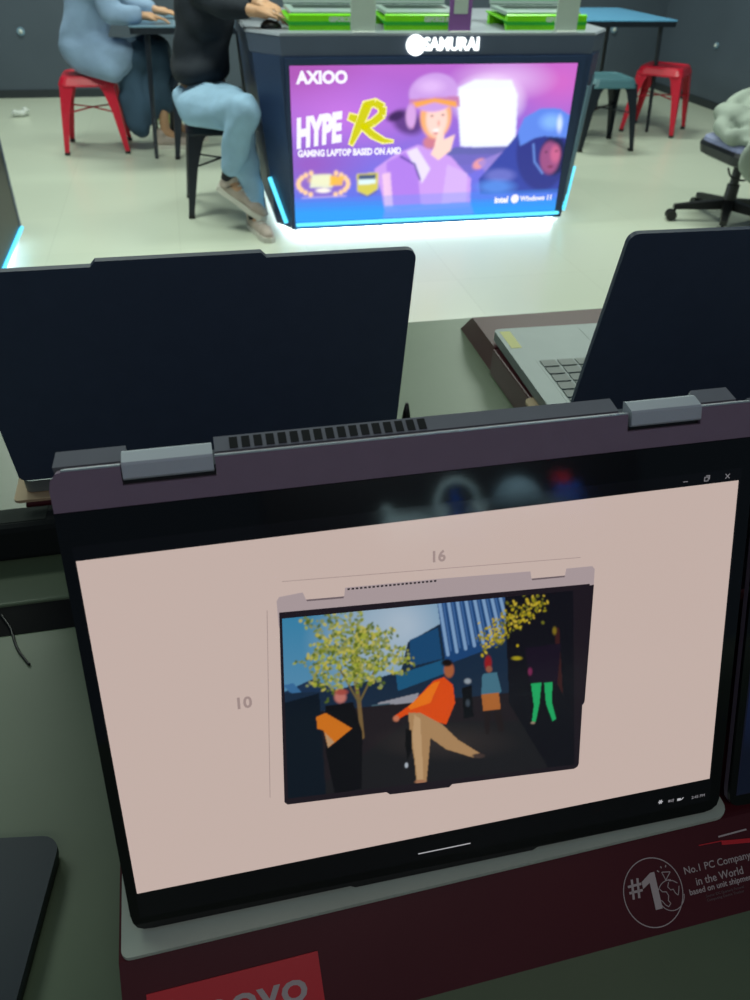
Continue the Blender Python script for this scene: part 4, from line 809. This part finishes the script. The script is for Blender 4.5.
remesh('black_top', [('e', hipc + V((-0.01, 0, 0.135)), (0.146, 0.178, 0.085)), ('c', hipc + V((0.0, 0, 0.16)), ch_, 0.140, 0.146), ('e', ch_, (0.138, 0.190, 0.155)), ('c', shn, shf, 0.076, 0.076), ('c', shn, en, 0.068, 0.056), ('c', en, en.lerp(wn, 0.65), 0.054, 0.042), ('c', shf, ef, 0.068, 0.056), ('c', ef, ef.lerp(wf, 0.7), 0.054, 0.042)], M['blacktee'], man, 0.012, 6, wr(34, 0.006))
remesh('jeans', [('e', hipc + V((-0.01, 0, -0.005)), (0.150, 0.180, 0.088)), ('c', hn, nk, 0.105, 0.078), ('c', V((0.14, 4.02, 0.53)), V((0.27, 3.86, 0.545)), 0.085, 0.085), ('c', nk, na.lerp(nk, 0.24), 0.082, 0.062), ('c', hf, fk, 0.10, 0.076), ('c', fk, fa.lerp(fk, 0.05), 0.078, 0.060)], M['jeans'], man, 0.011, 5, wr(46, 0.0045))
bm = bmesh.new(); tube(bm, [na.lerp(nk, 0.28), na, na + V((0.01, -0.01, -0.035))], [0.042, 0.039, 0.040], 12); build('sock', bm, M['sock'], man, True)
bm = bmesh.new(); tube(bm, [fa.lerp(fk, 0.08), fa, fa + V((0.003, -0.01, -0.035))], [0.044, 0.040, 0.041], 12); build('sock', bm, M['sock'], man, True)
sneaker(na, (0.85, -0.52, 0), 0.160, man, 0.50); sneaker(fa, (0.25, -0.95, 0), 0.0, man)
# -- the person in a long robe on the red stool
hipw = V((-0.46, 5.68, 0.545)); cw = V((-0.36, 5.68, 0.93)); sn, sf = V((-0.34, 5.50, 1.02)), V((-0.34, 5.85, 1.02)); hw = V((-0.22, 5.68, 1.25))
ewn, wwn = V((-0.26, 5.42, 0.80)), V((-0.085, 5.45, 0.785)); ewf, wwf = V((-0.20, 5.93, 0.82)), V((0.00, 5.78, 0.785))
kn, kf = V((-0.03, 5.60, 0.57)), V((-0.03, 5.80, 0.57)); an, af = V((-0.04, 5.62, 0.115)), V((0.04, 5.80, 0.115))
pw = [('e', hipw, (0.13, 0.165, 0.11)), ('c', hipw + V((0, 0, 0.08)), cw, 0.105, 0.115), ('e', cw, (0.105, 0.155, 0.15)), ('c', sn, sf, 0.05, 0.05), ('c', cw + V((0.03, 0, 0.1)), hw + V((-0.03, 0, -0.06)), 0.055, 0.048),
      ('c', hipw + V((0.02, -0.09, 0)), kn, 0.078, 0.052), ('c', kn, an, 0.050, 0.032), ('c', hipw + V((0.02, 0.09, 0)), kf, 0.078, 0.052), ('c', kf, af, 0.050, 0.032), ('c', an, an + V((0.06, 0, -0.055)), 0.03, 0.028), ('c', af, af + V((0.06, 0, -0.055)), 0.03, 0.028),
      ('c', sn, ewn, 0.045, 0.036), ('c', ewn, wwn, 0.035, 0.024), ('c', sf, ewf, 0.045, 0.036), ('c', ewf, wwf, 0.035, 0.024)] + head(hw, 0.0) + hand(wwn, (0.95, 0.1, -0.1), 1, 0.3) + hand(wwf, (0.9, -0.3, -0.1), -1, 0.3)
wom = remesh('person', pw, M['skin'], None, 0.0062, 4)
tag(wom, 'person in a long blue-grey robe sitting on a red stool at the left table', 'person')
eyes(hw, 0.0, wom)
remesh('headscarf', [('e', hw + V((-0.025, 0, 0.045)), (0.110, 0.094, 0.090)), ('e', hw + V((-0.05, 0, -0.04)), (0.085, 0.092, 0.10)), ('c', hw + V((-0.04, 0, -0.12)), cw + V((0.0, 0, 0.10)), 0.085, 0.14)], M['robe'], wom, 0.012, 4)
remesh('robe', [('e', hipw + V((-0.015, 0, 0.04)), (0.150, 0.190, 0.12)), ('c', hipw + V((0.0, 0, 0.10)), cw, 0.150, 0.142), ('e', cw, (0.135, 0.19, 0.16)), ('c', sn, sf, 0.072, 0.072), ('c', sn, ewn, 0.074, 0.068), ('c', ewn, ewn.lerp(wwn, 0.8), 0.066, 0.052), ('c', sf, ewf, 0.074, 0.068), ('c', ewf, ewf.lerp(wwf, 0.8), 0.066, 0.052),
       ('c', hipw + V((0.02, -0.08, 0.02)), V((-0.26, 5.56, 0.55)), 0.125, 0.11), ('c', V((-0.46, 5.60, 0.56)), V((-0.32, 5.52, 0.50)), 0.12, 0.09)], M['robe'], wom, 0.014, 5, wr(26, 0.007))
remesh('skirt', [('c', V((-0.30, 5.60, 0.52)), kn + V((-0.02, 0, -0.01)), 0.115, 0.085), ('c', V((-0.30, 5.78, 0.52)), kf, 0.115, 0.085), ('c', kn, V((-0.02, 5.62, 0.30)), 0.088, 0.080), ('c', kf, V((0.0, 5.78, 0.26)), 0.085, 0.080), ('c', kn, kf, 0.09, 0.09), ('c', V((-0.20, 5.60, 0.48)), V((-0.20, 5.56, 0.17)), 0.09, 0.080), ('c', V((-0.06, 5.62, 0.45)), V((-0.13, 5.60, 0.22)), 0.085, 0.075), ('c', V((-0.24, 5.56, 0.30)), V((-0.20, 5.56, 0.15)), 0.075, 0.07)], M['skirt'], wom, 0.014, 5, wr(30, 0.008))
sneaker(an, (1, -0.1, 0), 0.0, wom); sneaker(af, (1, 0.1, 0), 0.0, wom)

# ------------------------------------------------------------------ unseen shelf, goods and lamp added behind the camera to feed the glass reflection
sh = thing('unseen_shelf', 'unseen dark shelf added behind the camera to be mirrored in the dark glass above the lit window', 'shelf', (0.95, -2.2, 0))
boxo('shelf_board', (-0.75, 0.75, -0.2, 0.2, 0.93, 0.96), M['dark'], sh)
boxo('back_panel', (-0.75, 0.75, -0.24, -0.201, 0.0, 1.5), M['dark'], sh)
for x in (-0.75, 0.71): boxo('side_panel', (x, x + 0.04, -0.2, 0.2, 0.0, 0.929), M['dark'], sh)
pale = mat('pale_blue_plastic', S(190, 220, 226), 0.5); blu = mat('blue_plastic', S(40, 90, 190), 0.5); rd = mat('red_plastic', S(200, 40, 50), 0.5)
hs_ = thing('headset', 'added pale headset with a blue pad, second from the left on the mirrored shelf', 'headset', (0.86, -2.15, 0.96))
bm = bmesh.new(); tube(bm, [(0.075 * math.cos(R(a)), 0, 0.09 + 0.085 * math.sin(R(a))) for a in range(-30, 215, 15)], 0.010, 8); build('headband', bm, pale, hs_, True)
for x in (-0.068, 0.068):
    bm = bmesh.new(); tube(bm, [(x - 0.018, 0, 0.050), (x + 0.018, 0, 0.050)], 0.042, 16); build('ear_cup', bm, pale, hs_)
boxo('stand_post', (-0.012, 0.012, -0.03, -0.01, 0, 0.17), blu, hs_); boxo('stand_base', (-0.05, 0.05, -0.05, 0.05, 0, 0.008), blu, hs_)
cp = thing('cap', 'added pale blue cap with a wide brim on the mirrored shelf', 'cap', (1.08, -2.15, 1.01))
bm = bmesh.new(); bmesh.ops.create_uvsphere(bm, u_segments=24, v_segments=12, radius=1.0)
for v in bm.verts: v.co = Vector((v.co.x * 0.095, v.co.y * 0.09, max(0, v.co.z) * 0.11 + 0.004))
bmesh.ops.remove_doubles(bm, verts=bm.verts, dist=1e-5); build('crown', bm, mat('grey_blue_cloth', S(120, 150, 165), 0.8), cp, True)
boxo('cap_stand', (-0.03, 0.03, -0.03, 0.03, -0.05, 0.004), M['dark'], cp)
bm = bmesh.new(); prism(bm, [(0.05 + 0.16 * math.cos(R(a)), 0.085 * math.sin(R(a))) for a in range(-90, 91, 12)], 0.004, 0.016); build('brim', bm, pale, cp)
gp = remesh('game_controller', [('e', (0.66, -2.12, 1.00), (0.07, 0.035, 0.04)), ('c', (0.61, -2.10, 1.01), (0.59, -2.06, 0.985), 0.028, 0.022), ('c', (0.71, -2.10, 1.01), (0.73, -2.06, 0.985), 0.028, 0.022), ('s', (0.60, -2.12, 1.05), 0.024)], pale, None, 0.006, 3)
tag(gp, 'added pale game controller at the left of the mirrored shelf', 'controller')
bx = thing('product_box', 'added small blue and red box at the right of the mirrored shelf', 'box', (1.27, -2.15, 0.96))
boxo('carton', (-0.04, 0.04, -0.03, 0.03, 0, 0.12), blu, bx); boxo('red_panel', (-0.041, 0.0, -0.031, 0.031, 0.121, 0.16), rd, bx)
area(1.0, -1.75, 1.75, 1.1, 0.1, 55, (0.9, 1.0, 1.0), rx=-35)  # added lamp that brightens the unseen goods so the glass mirrors them
